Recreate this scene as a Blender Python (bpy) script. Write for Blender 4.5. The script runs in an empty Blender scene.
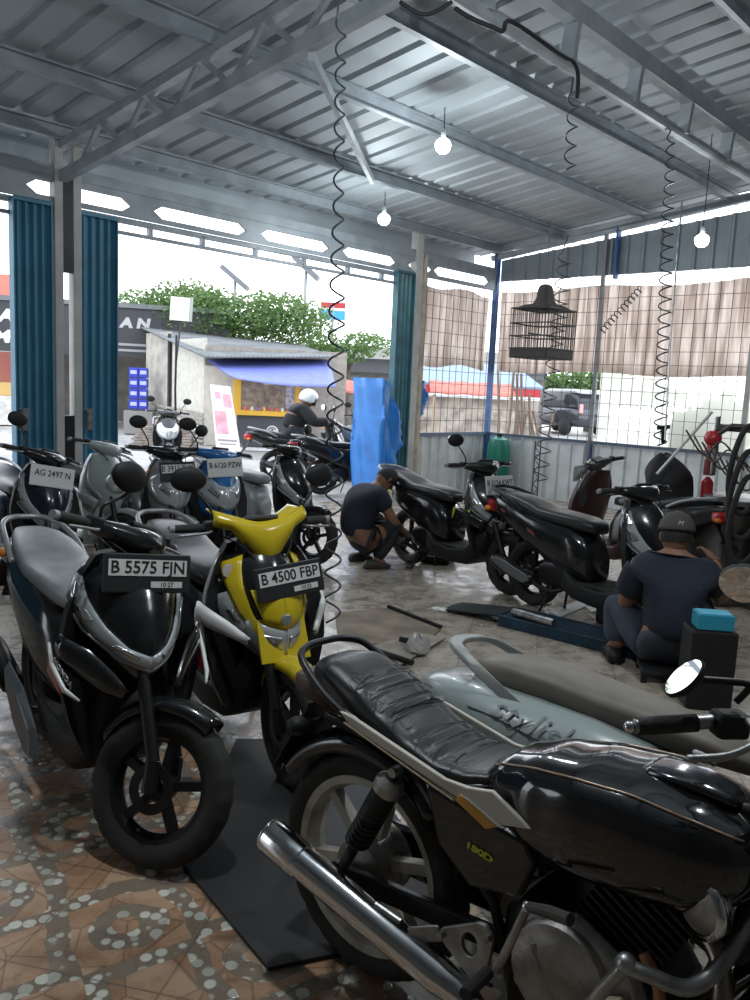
import bpy, bmesh, math, random
from mathutils import Vector, Matrix
random.seed(7)
PI = math.pi
sc = bpy.context.scene
col = sc.collection
rad = math.radians
def V(*a): return Vector(a)

# ---------------------------------------------------------------- materials
MATS = {}
def mat(name, c, rough=.5, metal=0, bump=0, bscale=60, var=0, vscale=8, spec=.5, trans=0, alpha=1, emit=0, coat=0, ecol=None, sheen=0):
    if name in MATS: return MATS[name]
    m = bpy.data.materials.new(name); m.use_nodes = True
    nt = m.node_tree; b = nt.nodes['Principled BSDF']
    b.inputs['Base Color'].default_value = (*c, 1)
    b.inputs['Roughness'].default_value = rough
    b.inputs['Metallic'].default_value = metal
    b.inputs['Specular IOR Level'].default_value = spec
    b.inputs['Transmission Weight'].default_value = trans
    b.inputs['Alpha'].default_value = alpha
    b.inputs['Coat Weight'].default_value = coat
    if emit:
        b.inputs['Emission Color'].default_value = (*(ecol or c), 1); b.inputs['Emission Strength'].default_value = emit
    tc = nt.nodes.new('ShaderNodeTexCoord')
    if var:
        n = nt.nodes.new('ShaderNodeTexNoise'); n.inputs['Scale'].default_value = vscale; n.inputs['Detail'].default_value = 5
        nt.links.new(tc.outputs['Object'], n.inputs['Vector'])
        mx = nt.nodes.new('ShaderNodeMix'); mx.data_type = 'RGBA'
        mx.inputs[6].default_value = (*[x*(1-var) for x in c], 1); mx.inputs[7].default_value = (*[min(1, x*(1+var)) for x in c], 1)
        mr = nt.nodes.new('ShaderNodeMapRange'); mr.inputs[1].default_value = .35; mr.inputs[2].default_value = .65
        nt.links.new(n.outputs['Fac'], mr.inputs[0]); nt.links.new(mr.outputs[0], mx.inputs[0]); nt.links.new(mx.outputs[2], b.inputs['Base Color'])
    if bump:
        n2 = nt.nodes.new('ShaderNodeTexNoise'); n2.inputs['Scale'].default_value = bscale; n2.inputs['Detail'].default_value = 4
        nt.links.new(tc.outputs['Object'], n2.inputs['Vector'])
        bp = nt.nodes.new('ShaderNodeBump'); bp.inputs['Strength'].default_value = bump; bp.inputs['Distance'].default_value = .01
        nt.links.new(n2.outputs['Fac'], bp.inputs['Height']); nt.links.new(bp.outputs['Normal'], b.inputs['Normal'])
    MATS[name] = m
    return m
BLK = mat('black_paint', (.010,.011,.012), .18, coat=.4)
BLKP = mat('black_plastic', (.014,.014,.015), .55, spec=.3, bump=.1, bscale=300)
RUB = mat('tyre_rubber', (.022,.021,.020), .8, bump=.3, bscale=150)
DKM = mat('dark_metal', (.03,.03,.032), .4, .6)
CHR = mat('chrome', (.62,.63,.64), .14, 1)
STL = mat('worn_steel', (.30,.30,.30), .38, .9, var=.3, vscale=20)
ALU = mat('cast_aluminium', (.33,.32,.30), .5, .75, var=.3, vscale=15, bump=.2)
WHP = mat('white_rim_paint', (.42,.40,.34), .5, var=.3, vscale=12)
LENS = mat('lamp_lens', (.50,.53,.55), .08, .35, spec=.8)
LENS2 = mat('lamp_reflector', (.62,.64,.66), .16, .85)
REDL = mat('red_lens', (.45,.015,.02), .15)
AMBL = mat('amber_lens', (.75,.25,.03), .2)
MIR = mat('mirror_glass', (.85,.87,.88), .03, 1)
SEATM = mat('black_seat_vinyl', (.016,.018,.019), .34, bump=.15, bscale=200)
SEATG = mat('grey_seat_vinyl', (.22,.23,.24), .38, bump=.15, bscale=150, var=.2)
SILV = mat('silver_plastic', (.32,.33,.34), .35, .4)
WHT = mat('white_paint', (.72,.73,.72), .35)
BLUEP = mat('blue_scooter_paint', (.02,.13,.36), .2, coat=.4)
YEL = mat('yellow_paint', (.56,.42,.015), .25, coat=.3)
LIME = mat('lime_decal', (.45,.55,.02), .4)
ORG = mat('orange_decal', (.60,.30,.04), .4)
REDP = mat('red_paint', (.45,.03,.04), .3)
GRYP = mat('grey_green_paint', (.30,.345,.34), .28, coat=.3)
PLW = mat('plate_white', (.62,.63,.62), .5)
PLB = mat('plate_black', (.015,.017,.018), .45)
INK = mat('plate_ink', (.01,.01,.01), .5)

# ---------------------------------------------------------------- mesh builder
class M:
    def __init__(s, T=None): s.v = []; s.f = []; s.T = T
    def add(s, vs, fs):
        o = len(s.v)
        if s.T is not None: vs = [s.T @ Vector(p) for p in vs]
        s.v += [tuple(p) for p in vs]; s.f += [tuple(i+o for i in f) for f in fs]
        return s
    def box(s, c, size, rot=None):
        hx, hy, hz = size[0]/2, size[1]/2, size[2]/2
        vs = [Vector((x*hx, y*hy, z*hz)) for x in (-1,1) for y in (-1,1) for z in (-1,1)]
        if rot is not None: vs = [rot @ p for p in vs]
        vs = [p+Vector(c) for p in vs]
        return s.add(vs, [(0,1,3,2),(4,6,7,5),(0,4,5,1),(2,3,7,6),(0,2,6,4),(1,5,7,3)])
    def beam(s, a, b, w, h, up=(0,0,1)):
        a, b = Vector(a), Vector(b); d = (b-a); L = d.length; d = d/L
        u = Vector(up); y = u.cross(d)
        if y.length < 1e-4: y = Vector((1,0,0)).cross(d)
        y.normalize(); z = d.cross(y)
        vs = []
        for t in (0, L):
            for sy, sz in ((-1,-1),(1,-1),(1,1),(-1,1)): vs.append(a+d*t+y*sy*w/2+z*sz*h/2)
        return s.add(vs, [(3,2,1,0),(4,5,6,7)]+[(i,(i+1)%4,(i+1)%4+4,i+4) for i in range(4)])
    def tube(s, pts, r, n=10, closed=False, cap=True):
        pts = [Vector(p) for p in pts]; m = len(pts)
        rs = r if isinstance(r, (list,tuple)) else [r]*m
        vs = []; nrm = None
        for i, p in enumerate(pts):
            if closed: t = pts[(i+1) % m]-pts[i-1]
            else: t = pts[min(i+1,m-1)]-pts[max(i-1,0)]
            t.normalize()
            if nrm is None:
                nrm = t.orthogonal().normalized()
            else:
                nrm = (nrm - t*nrm.dot(t))
                if nrm.length < 1e-6: nrm = t.orthogonal()
                nrm.normalize()
            bn = t.cross(nrm)
            for k in range(n):
                a = 2*PI*k/n; vs.append(p+(nrm*math.cos(a)+bn*math.sin(a))*rs[i])
        fs = []
        for i in range(m if closed else m-1):
            j = (i+1) % m
            for k in range(n): fs.append((i*n+k, i*n+(k+1)%n, j*n+(k+1)%n, j*n+k))
        if not closed and cap:
            fs.append(tuple(range(n))[::-1]); fs.append(tuple((m-1)*n+k for k in range(n)))
        return s.add(vs, fs)
    def lathe(s, prof, c=(0,0,0), axis='y', n=32, a0=0, a1=2*PI):
        # prof: list of (radius, along)
        full = abs(a1-a0-2*PI) < 1e-6; vs = []; N = n if full else n+1
        for k in range(N):
            a = a0+(a1-a0)*k/n
            for r, h in prof:
                x, z = r*math.cos(a), r*math.sin(a)
                vs.append(Vector(c)+(Vector((x,h,z)) if axis == 'y' else Vector((x,z,h)) if axis == 'z' else Vector((h,x,z))))
        fs = []; q = len(prof)
        for k in range(n):
            j = (k+1) % N
            for i in range(q-1): fs.append((k*q+i, k*q+i+1, j*q+i+1, j*q+i))
        return s.add(vs, fs)
    def loft(s, rings, cap=True, closed=False):
        n = len(rings[0]); vs = [p for r in rings for p in r]; fs = []
        m = len(rings)
        for i in range(m if closed else m-1):
            j = (i+1) % m
            for k in range(n): fs.append((i*n+k, i*n+(k+1)%n, j*n+(k+1)%n, j*n+k))
        if cap and not closed: fs.append(tuple(range(n))[::-1]); fs.append(tuple((m-1)*n+k for k in range(n)))
        return s.add(vs, fs)
    def grid(s, rows):
        n = len(rows[0]); vs = [p for r in rows for p in r]
        return s.add(vs, [(i*n+k, i*n+k+1, (i+1)*n+k+1, (i+1)*n+k) for i in range(len(rows)-1) for k in range(n-1)])
    def prism(s, poly, y0, y1, axis='y'):
        n = len(poly)
        def P(a, b, h): return (a,h,b) if axis == 'y' else (a,b,h) if axis == 'z' else (h,a,b)
        vs = [P(a,b,y0) for a, b in poly]+[P(a,b,y1) for a, b in poly]
        return s.add(vs, [tuple(range(n))[::-1], tuple(range(n,2*n))]+[(i,(i+1)%n,(i+1)%n+n,i+n) for i in range(n)])
    def ell(s, c, r, n=16, m=10, rot=None):
        vs = []; fs = []
        for i in range(m+1):
            t = PI*i/m
            for k in range(n):
                a = 2*PI*k/n; p = Vector((r[0]*math.sin(t)*math.cos(a), r[1]*math.sin(t)*math.sin(a), r[2]*math.cos(t)))
                if rot is not None: p = rot @ p
                vs.append(p+Vector(c))
        for i in range(m):
            for k in range(n): fs.append((i*n+k, (i+1)*n+k, (i+1)*n+(k+1)%n, i*n+(k+1)%n))
        return s.add(vs, fs)
    def obj(s, name, m, parent=None, smooth=False, sub=0, bev=0, solid=0, loc=None, rotz=None, offs=-1):
        me = bpy.data.meshes.new(name); me.from_pydata(s.v, [], s.f); me.update()
        bm = bmesh.new(); bm.from_mesh(me)
        bmesh.ops.remove_doubles(bm, verts=bm.verts, dist=1e-6)
        if not solid: bmesh.ops.recalc_face_normals(bm, faces=bm.faces)
        bm.to_mesh(me); bm.free()
        ms = m if isinstance(m, (list,tuple)) else [m]
        for q in ms: me.materials.append(q)
        o = bpy.data.objects.new(name, me); col.objects.link(o)
        if parent: o.parent = parent
        if loc is not None: o.location = loc
        if rotz is not None: o.rotation_euler = (0,0,rotz)
        if solid:
            d = o.modifiers.new('s','SOLIDIFY'); d.thickness = solid; d.offset = offs
        if bev:
            d = o.modifiers.new('b','BEVEL'); d.width = bev; d.segments = 2; d.limit_method = 'ANGLE'; d.angle_limit = rad(40)
        if sub:
            d = o.modifiers.new('u','SUBSURF'); d.levels = sub; d.render_levels = sub
        if smooth or sub:
            for p in me.polygons: p.use_smooth = True
            if smooth == 'auto':
                try: me.set_sharp_from_angle(angle=rad(35))
                except Exception: pass
        return o
def tag(o, label=None, cat=None, group=None, kind=None):
    if label: o['label'] = label
    if cat: o['category'] = cat
    if group: o['group'] = group
    if kind: o['kind'] = kind
    return o
def empty(name, loc, rotz, label, cat, group=None, lean=0):
    o = bpy.data.objects.new(name, None); col.objects.link(o)
    o.rotation_mode = 'QUATERNION' if lean else 'XYZ'
    o.location = loc
    if lean: o.rotation_quaternion = (Matrix.Rotation(rotz,3,'Z') @ Matrix.Rotation(-lean,3,'X')).to_quaternion()
    else: o.rotation_euler = (0,0,rotz)
    o.empty_display_size = .1
    return tag(o, label, cat, group)
def text(name, s, size, m, parent, Mx, sx=1, ext=.0015, shear=0, bold=0, align='CENTER'):
    cu = bpy.data.curves.new('t','FONT'); cu.body = s; cu.size = size; cu.extrude = ext; cu.align_x = align; cu.align_y = 'CENTER'; cu.shear = shear; cu.offset = bold; cu.resolution_u = 3
    t = bpy.data.objects.new('t', cu); col.objects.link(t)
    bpy.context.view_layer.update()
    me = bpy.data.meshes.new_from_object(t.evaluated_get(bpy.context.evaluated_depsgraph_get()))
    bpy.data.objects.remove(t); bpy.data.curves.remove(cu)
    me.transform(Matrix.Diagonal((sx,1,1,1))); me.transform(Mx); me.name = name
    me.materials.clear(); me.materials.append(m)
    o = bpy.data.objects.new(name, me); col.objects.link(o)
    if parent: o.parent = parent
    return o
def frame(o, x, y):  # matrix: text x axis, text y axis at origin o
    x = Vector(x).normalized(); y = Vector(y); y = (y-x*y.dot(x)).normalized(); z = x.cross(y)
    m = Matrix((x,y,z)).transposed().to_4x4(); m.translation = Vector(o); return m
def spline(pts, n=6, closed=False):
    pts = [Vector(p) for p in pts]; out = []; m = len(pts)
    for i in range(m if closed else m-1):
        g = lambda k: pts[k % m] if closed else pts[max(0,min(m-1,k))]
        a,b,c,d = g(i-1),g(i),g(i+1),g(i+2)
        for k in range(n):
            t = k/n
            out.append(.5*((2*b)+(c-a)*t+(2*a-5*b+4*c-d)*t*t+(3*b-a-3*c+d)*t**3))
    if not closed: out.append(pts[-1])
    return out

# ---------------------------------------------------------------- camera
CAMH = 1.5
cd = bpy.data.cameras.new('camera'); cam = bpy.data.objects.new('camera', cd); col.objects.link(cam)
cd.sensor_fit = 'VERTICAL'; cd.sensor_height = 24; cd.lens = 24*820/1000
cd.clip_start = .05; cd.clip_end = 500
cam.matrix_world = Matrix.Translation((0,0,CAMH)) @ Matrix.Rotation(rad(90-8.0),4,'X') @ Matrix.Rotation(rad(2.6),4,'Z')
sc.camera = cam

# building frame: u along the shutter side, v into the room
AZ = rad(42.5); L0 = V(-2.84,7.37,0)
dA = V(math.sin(AZ), math.cos(AZ), 0); nA = V(math.cos(AZ), -math.sin(AZ), 0)
RZ = PI/2-AZ
def B(u, v, z=0): return (u, -v, z)                      # building-local point
def W(u, v, z=0): return L0+dA*u+nA*v+V(0,0,z)           # world point
def bobj(mb, name, m, kind='structure', **k):
    o = mb.obj(name, m, loc=L0, rotz=RZ, **k)
    if kind: o['kind'] = kind
    return o
SKY = 3.2; EXPO = 0.0
# ================================================================ building
def roof_z(v): return 3.5+.125*v
ROOFM = mat('galvanised_roof_sheet', (.36,.40,.43), .6, .15, var=.12, vscale=1.5)
PUR = mat('painted_grey_steel', (.27,.305,.335), .5, .2, var=.15, vscale=5)
TRS = mat('galvanised_truss', (.36,.40,.43), .5, .25, var=.15, vscale=5)
PILM = mat('grey_painted_pillar', (.42,.42,.41), .65, var=.12, vscale=6)
SHUT = mat('blue_shutter_paint', (.055,.20,.31), .5, var=.12, vscale=3, bump=.05)
SHUT2 = mat('blue_green_shutter_paint', (.04,.14,.17), .45, var=.25, vscale=4)
BLUST = mat('blue_painted_steel', (.045,.12,.30), .5, var=.2)

def ribbed(u0, u1, z_of, v0, v1, pitch=.27, w=.035, h=.032, base=.0):
    # sheet ribs run along v; returns profile rows
    us = []; u = u0
    while u < u1:
        us += [(u,0),(u+pitch-2.2*w,0),(u+pitch-1.6*w,h),(u+pitch-.6*w,h)]; u += pitch
    us.append((u1,0))
    return us
mb = M()
us = ribbed(-9, 6.9, None, 0, 0)
for (va, vb) in ((-.45,3.6),(3.6,8.0),(8.0,12.5)):
    mb.grid([[B(u, v, roof_z(v)+.05+h+(0.012 if va else 0)) for u, h in us] for v in (va-.1, vb)])
bobj(mb, 'ceiling', ROOFM, solid=.004)

# floor : tiled slab inside, wet concrete yard outside (one ground)
def floor_mat():
    m = bpy.data.materials.new('pebble_mosaic_tile'); m.use_nodes = True; nt = m.node_tree; b = nt.nodes['Principled BSDF']
    N = nt.nodes.new; K = nt.links.new
    tc = N('ShaderNodeTexCoord')
    def math_(op, a, c=None, clamp=False):
        n = N('ShaderNodeMath'); n.operation = op; n.use_clamp = clamp
        for i, x in enumerate((a, c)):
            if x is None: continue
            if isinstance(x, (int,float)): n.inputs[i].default_value = x
            else: K(x, n.inputs[i])
        return n.outputs[0]
    def mix(f, a, c):
        n = N('ShaderNodeMix'); n.data_type = 'RGBA'
        for i, x in ((0,f),(6,a),(7,c)):
            if isinstance(x, tuple): n.inputs[i].default_value = (*x,1)
            elif isinstance(x, (int,float)): n.inputs[i].default_value = x
            else: K(x, n.inputs[i])
        return n.outputs[2]
    def ramp(x, a, c):
        n = N('ShaderNodeMapRange'); n.clamp = True; n.interpolation_type = 'SMOOTHSTEP'
        K(x, n.inputs[0]); n.inputs[1].default_value = a; n.inputs[2].default_value = c; return n.outputs[0]
    mp = N('ShaderNodeMapping'); mp.inputs['Rotation'].default_value = (0,0,rad(12)); K(tc.outputs['Object'], mp.inputs[0])
    dn = N('ShaderNodeTexNoise'); dn.inputs['Scale'].default_value = 5; K(mp.outputs[0], dn.inputs['Vector'])
    s = N('ShaderNodeSeparateXYZ'); K(mp.outputs[0], s.inputs[0])
    wob = math_('MULTIPLY', math_('SUBTRACT', dn.outputs['Fac'], .5), .28)
    # flower-like pebble bands inside each 40 cm tile: ring + diagonals
    T = .42
    fx = math_('SUBTRACT', math_('FRACT', math_('DIVIDE', s.outputs[0], T)), .5)
    fy = math_('SUBTRACT', math_('FRACT', math_('DIVIDE', s.outputs[1], T)), .5)
    ax = math_('ABSOLUTE', fx); ay = math_('ABSOLUTE', fy)
    r = math_('POWER', math_('ADD', math_('MULTIPLY', fx, fx), math_('MULTIPLY', fy, fy)), .5)
    ring = math_('LESS_THAN', math_('ABSOLUTE', math_('SUBTRACT', math_('ADD', r, wob), .17)), .075)
    d45 = math_('ABSOLUTE', math_('SUBTRACT', math_('ADD', math_('ADD', ax, ay), wob), .56))
    diag = math_('LESS_THAN', d45, .10)
    band = math_('MAXIMUM', ring, diag)
    vo = N('ShaderNodeTexVoronoi'); vo.inputs['Scale'].default_value = 25; vo.inputs['Randomness'].default_value = .75
    K(mp.outputs[0], vo.inputs['Vector'])
    peb = math_('MULTIPLY', math_('SUBTRACT', 1, ramp(vo.outputs['Distance'], .40, .50)), band)
    vs = N('ShaderNodeSeparateColor'); K(vo.outputs['Color'], vs.inputs[0])
    pebc = mix(vs.outputs[0], (.42,.41,.35), (.75,.73,.63))
    v2 = N('ShaderNodeTexVoronoi'); v2.inputs['Scale'].default_value = 7; K(mp.outputs[0], v2.inputs['Vector'])
    v2s = N('ShaderNodeSeparateColor'); K(v2.outputs['Color'], v2s.inputs[0])
    n1 = N('ShaderNodeTexNoise'); n1.inputs['Scale'].default_value = 9; n1.inputs['Detail'].default_value = 6; K(mp.outputs[0], n1.inputs['Vector'])
    slab = mix(v2s.outputs[0], (.42,.24,.145), (.53,.35,.23))
    slab = mix(ramp(n1.outputs['Fac'], .4, .75), slab, (.30,.17,.10))
    bandc = mix(n1.outputs['Fac'], (.20,.155,.115), (.28,.22,.165))
    c = mix(band, slab, bandc); c = mix(peb, c, pebc)
    v3 = N('ShaderNodeTexVoronoi'); v3.feature = 'DISTANCE_TO_EDGE'; v3.inputs['Scale'].default_value = 7; K(mp.outputs[0], v3.inputs['Vector'])
    crack = math_('MULTIPLY', math_('SUBTRACT', 1, ramp(v3.outputs['Distance'], .005, .03)), math_('SUBTRACT', 1, band))
    c = mix(math_('MULTIPLY', crack, .5), c, (.10,.07,.05))
    # grout
    g = math_('GREATER_THAN', math_('MAXIMUM', ax, ay), .492)
    c = mix(math_('MULTIPLY', g, .55), c, (.12,.10,.08))
    # worn + oily away from the door side (distance from the near corner)
    ln = N('ShaderNodeVectorMath'); ln.operation = 'DISTANCE'; K(tc.outputs['Object'], ln.inputs[0]); ln.inputs[1].default_value = (-1.4, 1.7, 0)
    n2 = N('ShaderNodeTexNoise'); n2.inputs['Scale'].default_value = 2.2; n2.inputs['Detail'].default_value = 8; K(tc.outputs['Object'], n2.inputs['Vector'])
    worn = math_('MULTIPLY', ramp(math_('ADD', ln.outputs['Value'], n2.outputs['Fac']), 1.9, 3.2), .92)
    n3 = N('ShaderNodeTexNoise'); n3.inputs['Scale'].default_value = 6; n3.inputs['Detail'].default_value = 8; n3.inputs['Roughness'].default_value = .7; K(tc.outputs['Object'], n3.inputs['Vector'])
    wc = mix(ramp(n3.outputs['Fac'], .35, .65), (.30,.25,.20), (.47,.41,.345))  # worn tile tones, lightened to paint in the floor glare
    wc = mix(ramp(n2.outputs['Fac'], .54, .72), wc, (.15,.115,.085))
    wc = mix(math_('MULTIPLY', g, .6), wc, (.10,.08,.07))
    c = mix(worn, c, wc)
    K(c, b.inputs['Base Color'])
    ro = mix(ramp(n3.outputs['Fac'], .4, .65), (.20,.20,.20), (.50,.50,.50))
    K(ro, b.inputs['Roughness'])
    bp = N('ShaderNodeBump'); bp.inputs['Strength'].default_value = .35; bp.inputs['Distance'].default_value = .012
    K(math_('ADD', math_('MULTIPLY', peb, .6), math_('MULTIPLY', n3.outputs['Fac'], .5)), bp.inputs['Height']); K(bp.outputs[0], b.inputs['Normal'])
    return m
mb = M(); mb.add([W(-9,-.35), W(12,-.35), W(12,12.5), W(-9,12.5)], [(0,1,2,3)])
tag(mb.obj('floor', floor_mat()), kind='structure')
YARD = mat('pale_yard_concrete', (.42,.41,.39), .45, var=.25, vscale=1.5, bump=.3, bscale=15)
mb = M(); mb.add([W(-30,-.35,-.01), W(40,-.35,-.01), W(60,-70,-.01), W(-60,-70,-.01)], [(0,1,2,3)])
mb.add([W(12,-.35,-.01), W(60,-.35,-.01), W(60,30,-.01), W(12,30,-.01)], [(0,1,2,3)])
mb.add([W(-9,-.35,-.01), W(-40,-.35,-.01), W(-40,30,-.01), W(-9,30,-.01)], [(0,1,2,3)])
tag(mb.obj('ground', YARD), kind='structure')

# far sides of the shop, behind the camera, keep the room dim
WALLM = mat('unpainted_render_wall', (.14,.135,.13), .8, var=.15)
def wallq(name, a, b):
    mb = M(); mb.beam(B(a[0],a[1],2.5), B(b[0],b[1],2.5), .12, 5.0); bobj(mb, name, WALLM)
wallq('wall_back', (-8,9.6), (6.8,9.6)); wallq('wall_left', (-8,-.2), (-8,9.6)); wallq('wall_right_rear', (6.75,4.6), (6.75,9.6))

# purlins, trusses
n = 0
for v in (.08, 1.05, 2.2, 3.2, 4.75, 5.9, 7.0, 8.2, 9.4, 10.6):
    mb = M(); z = roof_z(v)-.02
    # C-section purlin: web and two lips
    for (a, c, w, h) in ((0,0,.012,.12),(.025,-.055,.05,.01),(.025,.055,.05,.01)):
        mb.beam(B(-9,v+a,z+c), B(6.85,v+a,z+c), w, h)
    n += 1; bobj(mb, 'trim_%d' % n, PUR)
def truss_v(u, v0, v1, zl0, zl1, name, mt=TRS, step=.34):  # runs along v; tapered between lower chord and roof
    global n
    mb = M(); L = v1-v0
    f = lambda v: zl0+(zl1-zl0)*(v-v0)/L
    g = lambda v: roof_z(v)-.10
    mb.beam(B(u,v0,f(v0)), B(u,v1,f(v1)), .07, .09); mb.beam(B(u,v0,g(v0)), B(u,v1,g(v1)), .07, .07)
    v = v0+.35; k = 0
    while v < v1-.1:
        w = min(v1, v+step)
        if k % 2 == 0: mb.beam(B(u,v,f(v)), B(u,w,g(w)), .035, .035)
        else: mb.beam(B(u,v,g(v)), B(u,w,f(w)), .035, .035)
        v = w; k += 1
    n += 1; bobj(mb, 'trim_%d' % n, mt)
truss_v(0, 0, 4.1, 3.14, 3.62, 't')
truss_v(6.6, -.1, 4.4, 3.50, 3.93, 't', step=.42)
truss_v(-5, 0, 4.1, 3.14, 3.62, 't')
# main truss along u near v = 4.05, tube below
mb = M()
mb.tube([B(-9,4.0,3.66), B(6.7,4.0,3.66)], .045, 12); mb.beam(B(-9,4.05,roof_z(4.05)-.06), B(6.85,4.05,roof_z(4.05)-.06), .10, .12)
for u in [1.5+.93*k for k in range(-11, 6)]: mb.beam(B(u,4.02,3.66), B(u,4.05,roof_z(4.05)-.05), .10, .05, up=(1,0,0))
n += 1; bobj(mb, 'trim_%d' % n, TRS)
# diagonal brace hanging from the truss
mb = M(); mb.beam(W(.02,3.15,3.44), W(2.8,1.05,3.55), .04, .06)
n += 1; tag(mb.obj('trim_%d' % n, TRS), kind='structure')
# eaves beam of the street side with slotted openings, and its lower rail
def hexslots(u0, u1, slots, z0, z1, v, th):
    # plate from z0 to z1 with hexagonal slots in its middle band
    mb = M(); zm0, zm1 = z0+(z1-z0)*.20, z0+(z1-z0)*.72; zc = (zm0+zm1)/2
    pts = [u0]
    def quad(p): mb.prism([(a,b) for a, b in p], -v-th/2, -v+th/2)
    quad([(u0,z0),(u1,z0),(u1,zm0),(u0,zm0)]); quad([(u0,zm1),(u1,zm1),(u1,z1),(u0,z1)])
    prev = u0; pin = False
    for a, c in slots+[(u1,None)]:
        # web between prev and a : pointed on slot sides
        poly = [(prev+(.09 if pin else 0), zm0)] if pin else [(prev, zm0)]
        if c is None: poly += [(a,zm0),(a,zm1)]
        else: poly += [(a+.09,zm0),(a,zc),(a+.09,zm1)]
        poly += [(prev-.09,zm1),(prev,zc),(prev-.09,zm0)] if pin else [(prev,zm1)]
        if pin: poly = poly[1:]
        quad(poly)
        prev = c if c is not None else a; pin = True
    return mb
slots = [(-4.2,-3.3),(-3.0,-2.1),(-1.5,-.55),(-.30,.68),(.92,2.02),(2.22,3.22),(3.44,4.38),(4.62,5.1),(5.14,6.4)]
mb = hexslots(-6, 6.6, slots, 2.925, 3.15, 0, .03)
mb.beam(B(-6,0,3.19), B(6.6,0,3.19), .05, .09)
mb.prism([(-6,-.10),(6.6,-.10),(6.6,-.12),(-6,-.12)], 0, 0.001)
n += 1; bobj(mb, 'trim_%d' % n, PUR)
mb = M(); mb.beam(B(-6,-.06,2.79), B(4.75,-.06,2.79), .04, .03); mb.beam(B(-6,-.06,2.90), B(4.75,-.06,2.90), .05, .05)
for u in (-3.6,-2.4,-1.2,.92,1.52,2.2,2.9,3.6,4.2): mb.beam(B(u,-.06,2.79), B(u,-.06,2.90), .05, .04)
n += 1; bobj(mb, 'trim_%d' % n, PUR)
# upper fill above the eaves beam (corrugated strip, lets no sky in)
mb = M(); mb.grid([[B(u, -.42, z) for u in (-6, 6.6)] for z in (3.23, 3.52)])
n += 1; bobj(mb, 'trim_%d' % n, ROOFM, solid=.01)
# pillars
def cpost(u, v, w, d, z1, m, name=None):
    global n
    mb = M()
    mb.beam(B(u,v,0), B(u,v,z1), d, w, up=(1,0,0)); mb.beam(B(u,v,0), B(u,v,.012), .2, .2, up=(1,0,0))
    n += 1; return bobj(mb, 'trim_%d' % n, m, bev=.004)
cpost(-.035, .0, .075, .10, 3.5, PILM)
cpost(.135, .0, .075, .10, 3.5, PILM)
mb = M(); mb.beam(B(.05,.02,2.35), B(.05,.02,3.2), .05, .09, up=(1,0,0)); mb.beam(B(.05,.02,.0), B(.05,.02,1.1), .05, .09, up=(1,0,0))
n += 1; bobj(mb, 'trim_%d' % n, DKM)
cpost(4.80, .0, .12, .12, 3.5, PILM)
cpost(4.93, .02, .05, .08, 3.2, mat('cream_post', (.40,.35,.27), .6, var=.2))
cpost(-5, .0, .09, .10, 3.5, PILM)
# folded steel shutters (doors)
def shutter(u0, u1, z1, m, k, depth=.035):
    mb = M(); nn = max(4, int((u1-u0)/.035)); pr = []
    for i in range(nn+1):
        u = u0+(u1-u0)*i/nn
        pr.append((u, .5*depth*(1 if i % 2 else -1)))
        if i < nn: pr.append((u+(u1-u0)/nn*.45, .5*depth*(1 if i % 2 else -1)))
    mb.grid([[B(u, v, z) for u, v in pr] for z in (.03, z1)])
    d = bobj(mb, 'door_%d' % k, m, solid=.003)
    mb = M()
    for uu in (u0-.004, u1+.004): mb.beam(B(uu,0,.03), B(uu,0,z1), .09, .012, up=(1,0,0))
    mb.beam(B(u0,0,z1), B(u1,0,z1), .09, .03); mb.beam(B(u0,0,.03), B(u1,0,.03), .09, .03)
    mb.obj('shutter_frame', m, d)
    mb = M()
    s = 1 if k != 3 else -1; ue = u0+.06
    mb.beam(B(ue,.06,.98), B(ue,.06,1.16), .02, .05, up=(1,0,0))
    mb.beam(B(ue-.05,.06,.98), B(ue+.03,.06,.98), .02, .012); mb.beam(B(ue-.05,.06,1.16), B(ue+.03,.06,1.16), .02, .012)
    mb.obj('handle', STL, d)
    return d
shutter(-.42, -.10, 2.90, SHUT, 1)
shutter(.17, .52, 2.88, SHUT, 2)
shutter(4.42, 4.73, 2.93, SHUT2, 3)
shutter(-6.0, -1.7, 2.9, SHUT, 4)  # added closed shutter out of view, blocks street light on the left

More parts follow.
